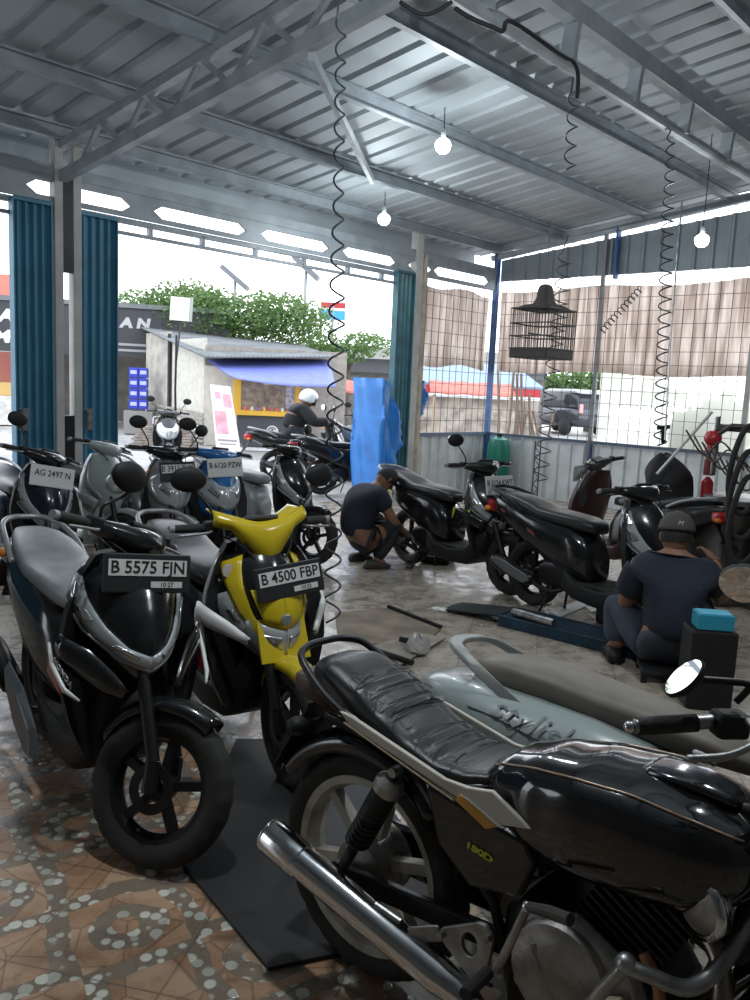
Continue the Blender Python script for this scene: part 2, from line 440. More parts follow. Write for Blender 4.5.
# ------ gable side (u = 6.6) and the mesh cage corner
UB = 6.62
DKPAN = mat('grey_corrugated_panel', (.25,.29,.32), .5, .2, var=.12, vscale=3)
LOWP = mat('pale_corrugated_panel', (.62,.65,.65), .5, .1, var=.12, vscale=4)
TARPM = mat('brown_shade_tarpaulin', (.60,.535,.495), .8, var=.12, vscale=6)
def tarp_mat():
    m = TARPM; nt = m.node_tree; b = nt.nodes['Principled BSDF']
    out = nt.nodes['Material Output']; tr = nt.nodes.new('ShaderNodeBsdfTranslucent'); tr.inputs[0].default_value = (.82,.74,.69,1)
    mx = nt.nodes.new('ShaderNodeMixShader'); mx.inputs[0].default_value = .75
    t2 = nt.nodes.new('ShaderNodeTexCoord'); mp = nt.nodes.new('ShaderNodeMapping'); mp.inputs['Scale'].default_value = (14,14,1.2); nz = nt.nodes.new('ShaderNodeTexNoise'); nz.inputs['Scale'].default_value = 1; nz.inputs['Detail'].default_value = 6
    nt.links.new(t2.outputs['Object'], mp.inputs[0]); nt.links.new(mp.outputs[0], nz.inputs['Vector'])
    cr = nt.nodes.new('ShaderNodeValToRGB'); cr.color_ramp.elements[0].position = .35; cr.color_ramp.elements[0].color = (.55,.47,.42,1); cr.color_ramp.elements[1].position = .65; cr.color_ramp.elements[1].color = (.92,.85,.80,1)
    nt.links.new(nz.outputs['Fac'], cr.inputs[0]); nt.links.new(cr.outputs[0], tr.inputs[0])
    nt.links.new(b.outputs[0], mx.inputs[1]); nt.links.new(tr.outputs[0], mx.inputs[2]); nt.links.new(mx.outputs[0], out.inputs[0])
tarp_mat()
def panel_along_v(u, v0, v1, z0f, z1f, pitch=.22, w=.03, h=.03):
    mb = M(); pr = []; v = v0
    while v < v1: pr += [(v,0),(v+pitch-2.2*w,0),(v+pitch-1.6*w,h),(v+pitch-.6*w,h)]; v += pitch
    pr.append((v1,0))
    mb.grid([[B(u-h_, v, z0f(v)) for v, h_ in pr], [B(u-h_, v, z1f(v)) for v, h_ in pr]])
    return mb
mb = panel_along_v(UB+.05, .02, 4.5, lambda v: 3.06, lambda v: 3.36+.10*v)
bobj(mb, 'wall_right', DKPAN, solid=.003)
mb = panel_along_v(UB+.05, 0, 4.5, lambda v: -.01, lambda v: .84, pitch=.2)
bobj(mb, 'wall_low_right', LOWP, solid=.003)
mb = M(); pr = []; u = 4.98
while u < 6.6: pr += [(u,0),(u+.134,0),(u+.152,.03),(u+.182,.03)]; u += .2
pr.append((6.62,0))
mb.grid([[B(u, -.05+h_, z) for u, h_ in pr] for z in (-.01,.84)])
bobj(mb, 'wall_low_back', LOWP, solid=.003)
# rails and posts
mb = M(); mb.beam(B(4.9,0,.86), B(6.62,0,.86), .04, .05); mb.beam(B(UB,0,.86), B(UB,4.5,.86), .05, .04, up=(0,0,1))
n += 1; bobj(mb, 'trim_%d' % n, mat('dull_blue_rail', (.10,.14,.20), .55, .2))
cpost(6.60, .0, .07, .07, 3.5, BLUST)
cpost(UB, 1.68, .05, .05, 3.6, mat('grey_post', (.26,.27,.28), .5, .3))
mb = M(); mb.beam(B(UB-.01,1.68,.0), B(UB-.01,1.68,.85), .062, .062, up=(1,0,0)); mb.beam(B(UB-.02,1.86,3.0), B(UB-.02,1.86,3.64), .03, .09, up=(1,0,0))
n += 1; bobj(mb, 'trim_%d' % n, BLUST)
cpost(UB, 3.66, .05, .06, 3.8, PILM)
# welded mesh, one object per face
WIRE = mat('rusty_wire', (.10,.085,.08), .6, .4)
def wiremesh(fn, a0, a1, z0, z1, da, dz, name):
    mb = M(); a = a0; i = 0
    while a <= a1: mb.tube([fn(a,z0), fn(a+random.uniform(-.008,.008),(z0+z1)/2), fn(a,z1)], .0042, 4); a += da
    z = z0
    while z <= z1: mb.tube([fn(a0,z), fn((a0+a1)/2,z+random.uniform(-.006,.006)), fn(a1,z)], .0042, 4); z += dz
    return mb
mb = wiremesh(lambda a, z: B(a,.01,z), 5.02, 6.56, .88, 2.92, .145, .17, '')
o = bobj(mb, 'wire_mesh_panel', WIRE, kind=None); tag(o, 'narrow rusty wire grid between the cream post and the blue corner post', 'wire mesh')
mb = wiremesh(lambda a, z: B(UB-.05,a,z), .06, 3.64, .88, 2.92, .145, .17, '')
o = bobj(mb, 'wire_mesh_panel', WIRE, kind=None); tag(o, 'wide rusty wire grid over the low white wall behind the bird cage', 'wire mesh')
# hanging tarps behind the mesh
def cloth(fn, a0, a1, z0, z1, na, nz, amp, f):
    return M().grid([[fn(a0+(a1-a0)*i/na, z0+(z1-z0)*j/nz, amp*math.sin(f*(a0+(a1-a0)*i/na)+.6*j)+amp*.5*math.sin(2.7*f*(a0+(a1-a0)*i/na))) for i in range(na+1)] for j in range(nz+1)])
o = bobj(cloth(lambda a, z, d: B(a,-.09+d,z-.03*math.sin(a*5)), 4.98, 6.55, 1.80, 2.85, 40, 6, .012, 14), 'tarpaulin', TARPM, kind=None, smooth=True, solid=.002)
tag(o, 'narrow brown shade tarp behind the wire grid left of the blue corner post', 'tarpaulin')
o = bobj(cloth(lambda a, z, d: B(UB+.09+d,a,z-.02*math.sin(a*3)), .02, 3.75, 1.78, 2.92, 90, 6, .012, 13), 'tarpaulin', TARPM, kind=None, smooth=True, solid=.002)
tag(o, 'wide brown shade tarp hung along the gable side behind the bird cage', 'tarpaulin')
# translucent sheets in the lower half
FILM = mat('milky_plastic_film', (.80,.79,.70), .5)
nt = FILM.node_tree; b_ = nt.nodes['Principled BSDF']; tr = nt.nodes.new('ShaderNodeBsdfTranslucent'); tr.inputs[0].default_value = (.98,.97,.88,1)
mx = nt.nodes.new('ShaderNodeMixShader'); mx.inputs[0].default_value = .9; nt.links.new(b_.outputs[0], mx.inputs[1]); nt.links.new(tr.outputs[0], mx.inputs[2])
tp = nt.nodes.new('ShaderNodeBsdfTransparent'); m2 = nt.nodes.new('ShaderNodeMixShader'); m2.inputs[0].default_value = .36
nt.links.new(mx.outputs[0], m2.inputs[1]); nt.links.new(tp.outputs[0], m2.inputs[2]); nt.links.new(m2.outputs[0], nt.nodes['Material Output'].inputs[0])
o = bobj(M().grid([[B(UB+.08+.01*math.sin(7*a), a, z) for a in (1.72,2.0,2.3,2.6,2.85)] for z in (.86,1.3,1.8)]), 'plastic_sheet', FILM, kind=None, smooth=True)
tag(o, 'milky plastic sheet filling the bright gap right of the grey mid post', 'plastic sheet')
o = bobj(M().grid([[B(UB+.08+.01*math.sin(9*a), a, z) for a in (2.85,3.1,3.4,3.75)] for z in (.86,1.3,1.8)]), 'plastic_sheet', FILM, kind=None, smooth=True)
tag(o, 'milky plastic sheet with plant shadows nearest the right edge', 'plastic sheet')
# ================================================================ hanging things
def bulb(p, ztop, label, en=36):
    e = empty('pendant_bulb', p, 0, label, 'light bulb', 'bare bulbs under the roof')
    g = mat('lit_bulb_glass', (1,1,1), .3, emit=14, ecol=(.93,.98,1))
    prof = [(0.0,-.075),(.030,-.070),(.055,-.045),(.066,-.010),(.058,.018),(.032,.04),(.0165,.05)]
    M().lathe(prof, axis='z', n=24).obj('glass_globe', g, e, smooth=True)
    M().lathe([(.0165,.05),(.02,.055),(.021,.10),(.014,.115),(0,.117)], axis='z', n=16).obj('socket', mat('pale_socket', (.45,.55,.55), .5), e, smooth='auto')
    M().tube([(0,0,.11),(.003,0,(ztop-p[2])*.5),(0,0,ztop-p[2])], .004, 6).obj('flex', BLKP, e)
    l = bpy.data.lights.new('bulb_light','POINT'); l.energy = en; l.color = (.9,.97,1); l.shadow_soft_size = .05
    lo = bpy.data.objects.new('bulb_light', l); col.objects.link(lo); lo.location = (p[0],p[1],p[2]-.16)
def wz(u, v, d):  # world point at camera depth d along a pixel ray: used only to type in measured spots
    R = cam.matrix_world.to_3x3(); r = R @ V((u-375)/820, -(v-500)/820, -1); return V(0,0,CAMH)+r*d
bulb((.529,6.30,3.56) if 0 else tuple(wz(443,144,6.6)), 3.72, 'larger bare bulb on a long flex near the middle of the roof')
bulb(tuple(wz(384,218,8.6)), 3.5, 'small bare bulb low above the blue tarp and pillar')
bulb(tuple(wz(702,239,7.6)), 3.9, 'bare bulb at the right in front of the dark gable panel')
bulb(tuple(W(-2.2,5.2,3.2)), 4.1, 'bare bulb further back under the roof, over the near scooters', 95)  # extra unseen bulb, added to light the near floor and scooters
bulb(tuple(W(-.4,6.6,3.3)), 4.3, 'bare bulb hanging above the foreground motorcycle', 95)  # second unseen bulb, added for more light in the foreground
def coil(name, top, bot, r, turns, label, th=.006, lead=0, hose=None, taper=None, tail=None, cmat=None):
    top, bot = V(*top), V(*bot); d = bot-top; Ld = d.length; t = d/Ld
    a = t.orthogonal().normalized(); b = t.cross(a); pts = []
    if lead: pts.append(top-t*lead)
    nn = turns*12
    for i in range(nn+1):
        f = i/nn; rr = r*(taper(f) if taper else 1); an = 2*PI*turns*f
        pts.append(top+d*f+a*rr*math.cos(an)+b*rr*math.sin(an))
    if tail: pts += [V(*q) for q in tail]
    o = M().tube(pts, th, 6).obj(name, cmat or mat('black_air_hose', (.03,.034,.04), .35), smooth=True)
    return tag(o, label, 'air hose')
coil('coiled_air_hose', wz(341,20,3.5), wz(332,622,3.5), .034, 23, 'long coiled air hose hanging beside the yellow scooter', lead=.3, taper=lambda f: .62+.38*min(1,max(0,(f-.3)*5)), th=.0048)
coil('coiled_air_hose', wz(574,95,6.0), wz(569,172,6.0), .04, 4, 'short coiled hose under the roof between two purlins', lead=.3)
coil('coiled_air_hose', wz(671,135,6.6), wz(660,446,6.6), .05, 24, 'coiled air hose hanging in front of the milky plastic sheet', lead=.05, taper=lambda f: .55+.45*min(1,f*3))
coil('coiled_air_hose', wz(566,255,8.3), wz(540,482,8.3), .075, 17, 'coiled air hose hanging through the bird cage area down to the low wall', lead=.2)
coil('coiled_air_hose', wz(641,288,8.6), wz(601,332,8.6), .035, 12, 'slanted coiled hose tied between the mid post and the tarp', tail=None)
o = M().tube([tuple(wz(682,200,6.5)), tuple(wz(671,330,6.5)), tuple(wz(665,440,6.5))], .007, 6).obj('air_pipe', STL); tag(o, 'thin straight grey air pipe beside the coiled hose at right', 'pipe')
# air gun at the end of the hose
e = empty('air_gun', tuple(wz(663,432,6.6)), 0, 'small dark air gun hanging on the coiled hose at right', 'air gun')
M().beam((-.05,0,.03),(.05,0,.045),.03,.03).obj('barrel', BLKP, e, bev=.004); M().beam((0,0,.03),(.01,0,-.09),.025,.03).obj('grip', BLKP, e, bev=.004)
# loose cable along the main truss
pts = spline([wz(455,8,4.2), wz(470,18,4.2), wz(492,27,4.2), wz(503,31,4.2), wz(512,22,4.2), wz(560,55,4.6), wz(573,62,4.8), wz(578,75,4.8), wz(577,98,4.8)], 5)
tag(M().tube(pts, .012, 6).obj('cable', BLKP, smooth=True), 'black cable drooping from the white tube under the roof', 'cable')
pts = spline([wz(400,2,3.9), wz(420,14,3.9), wz(435,12,3.9), wz(452,2,3.9)], 5)
tag(M().tube(pts, .010, 6).obj('cable', BLKP, smooth=True), 'looped black cable at the top edge of the roof view', 'cable')
# bird cage
def birdcage():
    p = wz(541,356,8.0)
    e = empty('bird_cage', tuple(p), RZ-PI/2, 'dark rectangular wire bird cage with a domed cloth cap, hung before the brown tarp', 'bird cage')
    dk = mat('dark_cage_wood', (.035,.03,.028), .6); w, d, h = .50, .42, .38
    M().box((0,0,.02),(d,w,.10)).obj('base_tray', dk, e, bev=.01)
    mb = M()
    for i in range(15):
        y = -w/2+w*i/14
        for x in (-d/2, d/2): mb.tube([(x,y,.06),(x,y,.06+h)], .0035, 5)
    for i in range(1,12):
        x = -d/2+d*i/12
        for y in (-w/2, w/2): mb.tube([(x,y,.06),(x,y,.06+h)], .0035, 5)
    for z in (.06,.18,.30,.06+h):
        for a, b in (((-d/2,-w/2),(d/2,-w/2)),((d/2,-w/2),(d/2,w/2)),((d/2,w/2),(-d/2,w/2)),((-d/2,w/2),(-d/2,-w/2))): mb.beam((*a,z),(*b,z),.012,.012)
    mb.obj('bars', dk, e)
    M().tube([(0,-w/2,.2),(0,w/2,.2)], .008, 6).obj('perch', dk, e)
    rs = []
    for z, r, q in ((.44,1.06,1),(.47,.86,.9),(.49,.5,.8),(.54,.34,1),(.62,.30,1),(.66,.24,1),(.68,.08,1)):
        rs.append([(d/2*r*math.copysign(abs(math.cos(a))**.6,math.cos(a)), w/2*r*q*math.copysign(abs(math.sin(a))**.6,math.sin(a)), z+.006*math.sin(5*a)) for a in [2*PI*k/24 for k in range(24)]])
    M().loft(rs).obj('cloth_cap', mat('dark_cap_cloth', (.05,.04,.04), .9), e, smooth=True)
    M().tube([(0,0,.68),(0,0,.9),(0,0,1.28)], .004, 5).obj('hanging_wire', WIRE, e)
birdcage()
# green jerry drum standing inside against the low wall
p = W(6.42,.35)
e = empty('gas_bottle', tuple(p), 0, 'green plastic drum standing against the low wall under the mesh corner', 'drum')
G = mat('green_plastic', (.012,.19,.13), .35)
M().lathe([(0,0),(.15,.0),(.17,.02),(.17,.25),(.163,.27),(.17,.29),(.17,.62),(.163,.64),(.165,.70),(.13,.80),(.05,.84),(0,.84)], axis='z', n=28).obj('body', G, e, smooth='auto')
M().lathe([(0,.83),(.04,.83),(.04,.88),(0,.885)], axis='z', n=16).obj('cap', BLKP, e); e.name = 'plastic_drum'
# broom leaning on the low wall
a = wz(576,510,7.6); a.z = .02; b = wz(590,438,7.9)
e = empty('broom', tuple(a), 0, 'wooden-handled broom leaning against the low white wall', 'broom')
M().tube([(0,0,.15), tuple(b-a)], .012, 8).obj('handle', mat('broom_wood', (.22,.15,.10), .6), e)
M().loft([[(x*q,y*r,z) for x, y in ((-1,-1),(1,-1),(1,1),(-1,1))] for q, r, z in ((.13,.03,0),(.10,.03,.1),(.03,.02,.2))]).obj('bristles', mat('straw', (.30,.20,.10), .9), e)
# vertical panels ribs and a lattice strip on the low wall (metal ladder rack)
e = empty('lattice_ladder', tuple(W(6.5,.95)), RZ-PI/2+PI, 'narrow zigzag metal lattice leaning on the low white wall', 'lattice')
mb = M()
for y in (-.07,.07): mb.beam((0,y,0),(0,y,.82),.012,.012)
mb.obj('side_rails', DKM, e)
mb = M()
for k in range(9): mb.beam((0,-.07 if k%2 else .07,.05+k*.085),(0,.07 if k%2 else -.07,.05+(k+1)*.085),.008,.008)
mb.obj('zigzag_rod', DKM, e)
# blue tarpaulin wrapped round the pillar
TB = mat('bright_blue_tarpaulin', (.02,.20,.62), .38, var=.15, vscale=5)
def bluetarp():
    rows = []
    prof = [(4.25,-.05),(4.18,-.25),(4.10,-.36),(4.05,-.10),(4.06,.22),(4.16,.15),(4.28,.10),(4.42,.14),(4.55,.10)]
    for j in range(13):
        z = 1.56*j/12; row = []
        for i in range(41):
            f = i/40*(len(prof)-1); k = min(int(f), len(prof)-2); t = f-k
            u = prof[k][0]*(1-t)+prof[k+1][0]*t; v = prof[k][1]*(1-t)+prof[k+1][1]*t
            lim = 1.0 if i < 24 else 1.0-(i-24)*.022
            zz = z*(lim)+.02+(0 if i < 26 else (i-26)*.052*(1-j/12))
            v += .03*math.sin(i*.8+.5*j)*(.5+.5*math.sin(j*.7+i*.2)); u += .02*math.sin(1.3*i+.9*j)
            row.append(W(u, v, zz))
        rows.append(row)
    o = M().grid(rows).obj('blue_tarpaulin', TB, smooth=True, solid=.003)
    tag(o, 'bright blue tarpaulin draped against the blue-green shutter at the central pillar', 'tarpaulin')
bluetarp()
o = M().grid([[W(4.98+.42*i/8+.01*math.sin(3*j), -.22+.04*math.sin(i*1.3+j), 1.62-.05*i/8-j*(.075-.02*abs(i-4)/4)) for i in range(9)] for j in range(9)]).obj('blue_tarpaulin', TB, smooth=True, solid=.003)
tag(o, 'small blue tarpaulin flap right of the central pillar behind the mesh', 'tarpaulin')

# ================================================================ street
WOODP = mat('weathered_board', (.42,.39,.34), .8, var=.2, vscale=4, bump=.2, bscale=12)
GREYRF = mat('grey_asbestos_roof', (.15,.16,.165), .8, var=.2, vscale=2)
CREAM = mat('cream_wall', (.62,.58,.50), .8, var=.08)
def at(u, v, z=0):  # ground/level point seen at a pixel
    R = cam.matrix_world.to_3x3(); r = R @ V((u-375)/820, -(v-500)/820, -1); t = (z-CAMH)/r.z; return V(0,0,CAMH)+r*t
# kiosk
def kiosk():
    KX = -2.35
    e = empty('food_kiosk', (KX,17.3,0), rad(8), 'yellow-framed food stall with a dark counter front under the violet awning', 'food stall')
    YF = mat('kiosk_yellow', (.80,.46,.05), .5); DF = mat('kiosk_dark_board', (.07,.075,.085), .5)
    w = 1.25
    M().box((0,.35,.42),(w,.7,.66)).obj('counter', DF, e, bev=.01)
    M().box((0,.35,.04),(w+.02,.72,.07)).obj('plinth', WHT, e)
    mb = M(); mb.box((0,.3,.80),(w+.1,.85,.10))
    mb.obj('counter_top', YF, e, bev=.008)
    for x, ww in ((-w/2,.16),(w/2,.09)): M().box((x,0,1.16),(ww,.08,.66)).obj('post', YF, e, bev=.005)
    for x in (-w/2, w/2): M().box((x,.66,1.16),(.06,.06,.66)).obj('post', YF, e, bev=.005)
    M().box((0,0,1.50),(w+.12,.10,.07)).obj('header', YF, e, bev=.005)
    M().box((0,.7,1.16),(w,.02,.64)).obj('back_panel', mat('kiosk_inner', (.35,.31,.28), .7, var=.3, vscale=9), e)
    M().box((.48,.05,1.22),(.18,.1,.60)).obj('side_shelf', mat('kiosk_shelf', (.45,.42,.48), .6, var=.4, vscale=14), e)
    M().lathe([(0,-.012),(.13,-.01),(.13,0)], c=(.12,-.004,.42), axis='y', n=28).obj('round_logo', WHT, e)
    M().lathe([(.075,-.016),(.10,-.016),(.10,-.01),(.075,-.01)], c=(.12,-.004,.42), axis='y', n=24, a0=.6, a1=5.4).obj('logo_ring', mat('logo_dark', (.12,.05,.06), .6), e)
    M().box((.12,-.016,.42),(.05,.006,.12)).obj('logo_bar', mat('logo_dark', (.12,.05,.06), .6), e)
    M().box((.02,-.06,1.45),(.22,.02,.10)).obj('white_notice', WHT, e, bev=.01)
    cols = [(.7,.1,.08),(.75,.7,.6),(.25,.12,.3),(.8,.4,.1),(.6,.08,.1)]
    for k in range(8):
        o = M().lathe([(0,0),(.03,0),(.032,.06),(.02,.08),(0,.08)], axis='z', n=10).obj('jar', mat('jar_%d' % (k % 5), cols[k % 5], .4), loc=(KX-.42+k*.125, 17.22+.017*k-.08, .852))
        tag(o, 'small colourful jar in the row on the yellow stall counter', 'jar', 'jars on the stall counter')
kiosk()
# banner stand
e = empty('banner_stand', (-3.05,16.6,0), rad(4), 'tall white and pink printed banner leaning beside the stall', 'banner')
M().add([(-.36,.0,1.36),(.05,-.02,1.33),(.30,-.05,.0),(-.20,.0,.0)], [(0,1,2,3)]).obj('printed_panel', mat('banner_white', (.82,.74,.76), .5), e, solid=.01)
pk = mat('banner_pink', (.72,.36,.42), .6, var=.3, vscale=4)
def bq(s0, s1, t0, t1):
    a,b,c,d = V(-.36,0,1.36),V(.05,-.02,1.33),V(.30,-.05,0),V(-.20,0,0)
    f = lambda s,t: (a.lerp(b,s)).lerp(d.lerp(c,s),t)+V(0,-.016,0)
    return [f(s0,t0),f(s1,t0),f(s1,t1),f(s0,t1)]
mb = M()
for q in ((.08,.6,.38,.72),(.55,.92,.12,.32),(.2,.45,.1,.2)): mb.add(bq(*q), [(0,1,2,3)])
mb.obj('pink_picture', pk, e)
mb = M()
for q in ((.1,.9,.80,.83),(.15,.85,.86,.88)): mb.add(bq(*q), [(0,1,2,3)])
mb.obj('text_lines', mat('banner_grey', (.35,.3,.32), .6), e)
# violet awning
AW = mat('violet_blue_awning', (.14,.17,.46), .55, var=.1)
a0, a1, c0, c1 = wz(203,357,18.3), wz(330,360,18.3), wz(236,379,16.2), wz(336,387,16.2)
rows = []
for j in range(9):
    t = j/8; row = []
    for i in range(15):
        s = i/14; p = (a0.lerp(a1,s)).lerp(c0.lerp(c1,s), t); p.z -= .03*math.sin(PI*t)+.05*math.sin(PI*s)*t; row.append(p)
    rows.append(row)
tag(M().grid(rows).obj('awning', AW, smooth=True, solid=.01), 'violet-blue tarpaulin awning sagging over the yellow stall', 'awning')
p = at(323,441)
tag(M().beam((0,0,0),(.02,0,1.62),.08,.08).obj('wooden_post', mat('post_wood', (.42,.32,.22), .7), loc=(p.x,p.y,0)), 'pale wooden awning post right of the stall', 'post')
# shack behind: boarded walls, corrugated grey roof
e = empty('shack', (-4.6,19.2,0), 0, 'boarded shack with a grey sheet roof behind the stall', 'shack')
def wall_q(name, p, q, z0, z1, m, th=.06): return M().beam(V(*p,(z0+z1)/2)-V(-4.6,19.2,0), V(*q,(z0+z1)/2)-V(-4.6,19.2,0), th, z1-z0).obj(name, m, e)
pa, pb, pc, pd = wz(147,400,21.5), wz(205,400,18.2), wz(345,400,19.2), wz(170,400,20.2)
wall_q('side_wall', pa.xy, pd.xy, .55, 2.55, WOODP)
wall_q('side_wall', pd.xy.lerp(pb.xy,.10), pb.xy, .5, 2.35, mat('pale_plaster_board', (.55,.53,.47), .8, var=.1))
wall_q('front_wall', pb.xy, pc.xy, 0, 2.2, mat('tan_board', (.30,.27,.24), .8, var=.15))
wall_q('cream_panel', (pb.xy+V(.0,-.1)), (pb.xy+V(.75,-.05)), 0, 1.75, CREAM)
M().tube([pd.xy.to_3d()-V(-4.6,19.2,0)+V(0,-.1,0), pd.xy.to_3d()-V(-4.6,19.2,0)+V(0,-.1,2.5)], .05, 6).obj('corner_post', DKM, e)
mb = M()
for k in range(7): mb.beam(pa.xy.to_3d()-V(-4.6,19.2,0)+V(0,-.15,.1+k*.11), pb.xy.to_3d()-V(-4.6,19.2,0)+V(0,-.15,.08+k*.10), .03, .05)
mb.obj('slatted_base', mat('old_slats', (.33,.30,.26), .8, var=.3), e)
r0, r1, r2, r3 = wz(140,327,21.6), wz(206,357,17.2), wz(338,357,17.8), wz(300,345,23)
mb = M(); rows = []
for j in range(2):
    row = []
    for i in range(61):
        s = i/60; p = (r1.lerp(r2,s)) if j == 0 else (r0.lerp(r3,s)); row.append(p-V(-4.6,19.2,0)+V(0,0,.02*(i%2)))
    rows.append(row)
mb.grid(rows).obj('sheet_roof', GREYRF, e, solid=.03)
# dark shop behind with white lettering
def shop():
    p = V(-8.6,23.5,0); e = empty('shop_front', tuple(p), rad(14), 'dim shop front with a dark lettered sign band behind the shutters', 'shop')
    M().box((0,2,1.5),(8,.1,3.0)).obj('rear_wall', mat('shop_inner', (.22,.20,.18), .8, var=.3, vscale=2), e)
    M().box((0,0,3.25),(8.4,4.2,.12)).obj('roof', GREYRF, e)
    s = M().box((0,-2,2.55),(8.2,.08,1.25)).obj('sign_band', mat('sign_black', (.035,.037,.042), .5), e)
    WL = mat('sign_white', (.75,.75,.75), .5)
    text('lettering', 'LA', .42, WL, s, frame((-1.62,-2.06,2.80),(1,0,0),(0,0,1)), sx=1.25, shear=.15, bold=.02)
    text('lettering', 'M.', .42, WL, s, frame((-1.55,-2.06,2.28),(1,0,0),(0,0,1)), sx=1.25, shear=.15, bold=.02)
    text('lettering', 'A', .40, WL, s, frame((.62,-2.06,2.9),(1,0,0),(0,0,1)), sx=1.25, shear=.15, bold=.02)
    text('lettering', 'A N', .34, mat('faded_letter', (.40,.40,.41), .6), s, frame((1.65,-2.06,2.80),(1,0,0),(0,0,1)), sx=1.25, shear=.15, bold=.02)
    for z in (2.25,2.10): 
        M().box((1.6,-2.05,z),(1.4,.01,.06)).obj('text_line', mat('sign_grey', (.32,.32,.33), .6), s)
    M().box((-1.7,-2,1.98),(1.4,.05,.14)).obj('pale_strip', WHT, e)
    M().box((-2.2,-1.2,.95),(2.8,.6,.35)).obj('yellow_shelf', mat('shop_yellow', (.62,.42,.16), .6), e, bev=.02)
    M().box((-2.2,-1.3,.4),(2.8,.8,.75)).obj('white_counter', mat('counter_white', (.62,.6,.57), .6, var=.2), e)
    for k, x in enumerate((-4,-1.0,.4,2.8)): M().box((x,-1.9,1.5),(.12,.12,3)).obj('post', CREAM, e)
shop()
for k in range(8):
    i, j = k % 2, k//2
    p = wz(134+9.5*i, 405, 20.5); o = M().box((0,0,.13),(.22,.28,.24)).obj('drink_crate', mat('crate_blue', (.03,.045,.42), .5), loc=(p.x,p.y,.62+j*.26), rotz=.2, bev=.015)
    M().box((0,-.145,.14),(.15,.01,.09)).obj('label_patch', mat('crate_label', (.45,.5,.75), .5), o)
    tag(o, 'blue drink crate in the stack before the dark shop', 'crate', 'blue crates stacked before the shop')
p = wz(139,405,20.5); tag(M().box((0,0,.3),(.7,.4,.58)).obj('crate_plinth', mat('plinth_grey', (.25,.24,.23), .8), loc=(p.x,p.y,0), rotz=.2, bev=.02), 'grey block carrying the blue drink crates', 'block')
# lumber pile
c = at(160,448)
for k in range(7):
    w = 1.35-.06*k; o = M().beam((-w/2,0,0),(w/2,.12,0),.5-.05*k,.05).obj('timber_plank', mat('old_timber', (.25,.21,.18), .8, var=.3, vscale=6), loc=(c.x+.05*math.sin(k*2), c.y+.3, .04+.058*k), rotz=.05*math.sin(k*3))
    tag(o, 'weathered plank in the timber pile left of the banner', 'plank', 'planks in the roadside timber pile')
# white sign board on a pole
c = at(176,446); e = empty('sign_board', (c.x,c.y,0), 0, 'blank white sign board on a thin pole before the tree', 'sign')
q = wz(180,309,c.length-.3) - V(c.x,c.y,0)
M().box((0,0,0),(.42,.05,.50), Matrix.Rotation(.05,3,'Y')).obj('board', WHT, e, loc=q, bev=.01)
M().box((.24,.02,0),(.05,.06,.52), Matrix.Rotation(.05,3,'Y')).obj('board_edge', mat('sign_edge', (.35,.37,.35), .6), e, loc=q)
M().tube([(0,0,0),(-.03,0,1.2),(-.02,.02,2.35)], .025, 8).obj('pole', DKM, e); M().tube([(-.02,0,1.75),tuple(q+V(.02,.03,-.25))], .02, 6).obj('brace', DKM, e)
# trees
def leaf_tree(name, c, rx, ry, rz, z, nleaf, cols, label, cat='tree', trunk=True, size=.12, lumps=9):
    e = empty(name, (c[0],c[1],0), 0, label, cat)
    rnd = random.Random(int(abs(c[0]*100)+c[1]))
    L = [V(rnd.uniform(-.75,.75)*rx, rnd.uniform(-.6,.6)*ry, z+rnd.uniform(-.45,.55)*rz) for _ in range(lumps)]
    mbs = [M(), M()]
    for i in range(nleaf):
        l = rnd.choice(L); d = V(rnd.gauss(0,1), rnd.gauss(0,1), rnd.gauss(0,1)).normalized()*rnd.uniform(.6,1)
        p = l+V(d.x*rx*.45, d.y*ry*.5, d.z*rz*.62)
        a = V(rnd.uniform(-1,1), rnd.uniform(-1,1), rnd.uniform(-.7,.5)).normalized(); b = a.orthogonal().normalized()*size*.32; b.rotate(Matrix.Rotation(rnd.uniform(0,6),3,a))
        s = size*rnd.uniform(.7,1.3); a *= s
        mbs[i % 2].add([p-a*.5, p+b, p+a*.6, p-b], [(0,1,2,3)])
    mbs[0].obj('foliage', cols[0], e); mbs[1].obj('foliage', cols[1], e)
    if trunk:
        M().tube([(0,0,0),(.05,0,z*.5),(0,0,z)], [.13,.10,.06], 8).obj('trunk', mat('bark', (.12,.09,.07), .9), e)
        for k in range(5):
            l = L[k]; M().tube([(0,0,z*.6), tuple(l*.6+V(0,0,z*.35)), tuple(l)], [.06,.04,.02], 6).obj('branch', mat('bark', (.12,.09,.07), .9), e)
G1 = mat('leaf_green', (.065,.135,.035), .55); G2 = mat('leaf_pale_green', (.14,.22,.08), .55)
for m_ in (G1, G2):
    nt = m_.node_tree; b_ = nt.nodes['Principled BSDF']; tr = nt.nodes.new('ShaderNodeBsdfTranslucent'); tr.inputs[0].default_value = (.18,.30,.08,1)
    mx = nt.nodes.new('ShaderNodeMixShader'); mx.inputs[0].default_value = .3; nt.links.new(b_.outputs[0], mx.inputs[1]); nt.links.new(tr.outputs[0], mx.inputs[2]); nt.links.new(mx.outputs[0], nt.nodes['Material Output'].inputs[0])
c = wz(230,380,23); leaf_tree('spreading_tree', (c.x,c.y), 2.9, 1.5, .95, 3.15, 10000, (G1,G2), 'wide leafy green tree spreading over the grey shack roof', lumps=16)
c = wz(160,380,24); leaf_tree('spreading_tree', (c.x,c.y), 1.7, 1.3, .85, 3.35, 5000, (G1,G2), 'pale-leaved tree beside the left shutter above the dark shop')
c = wz(590,380,33); leaf_tree('roadside_tree', (c.x,c.y), 4.2, 1.5, .75, 1.7, 5000, (G1,G2), 'green bushes across the road behind the parked car', 'bushes', size=.2, lumps=14)
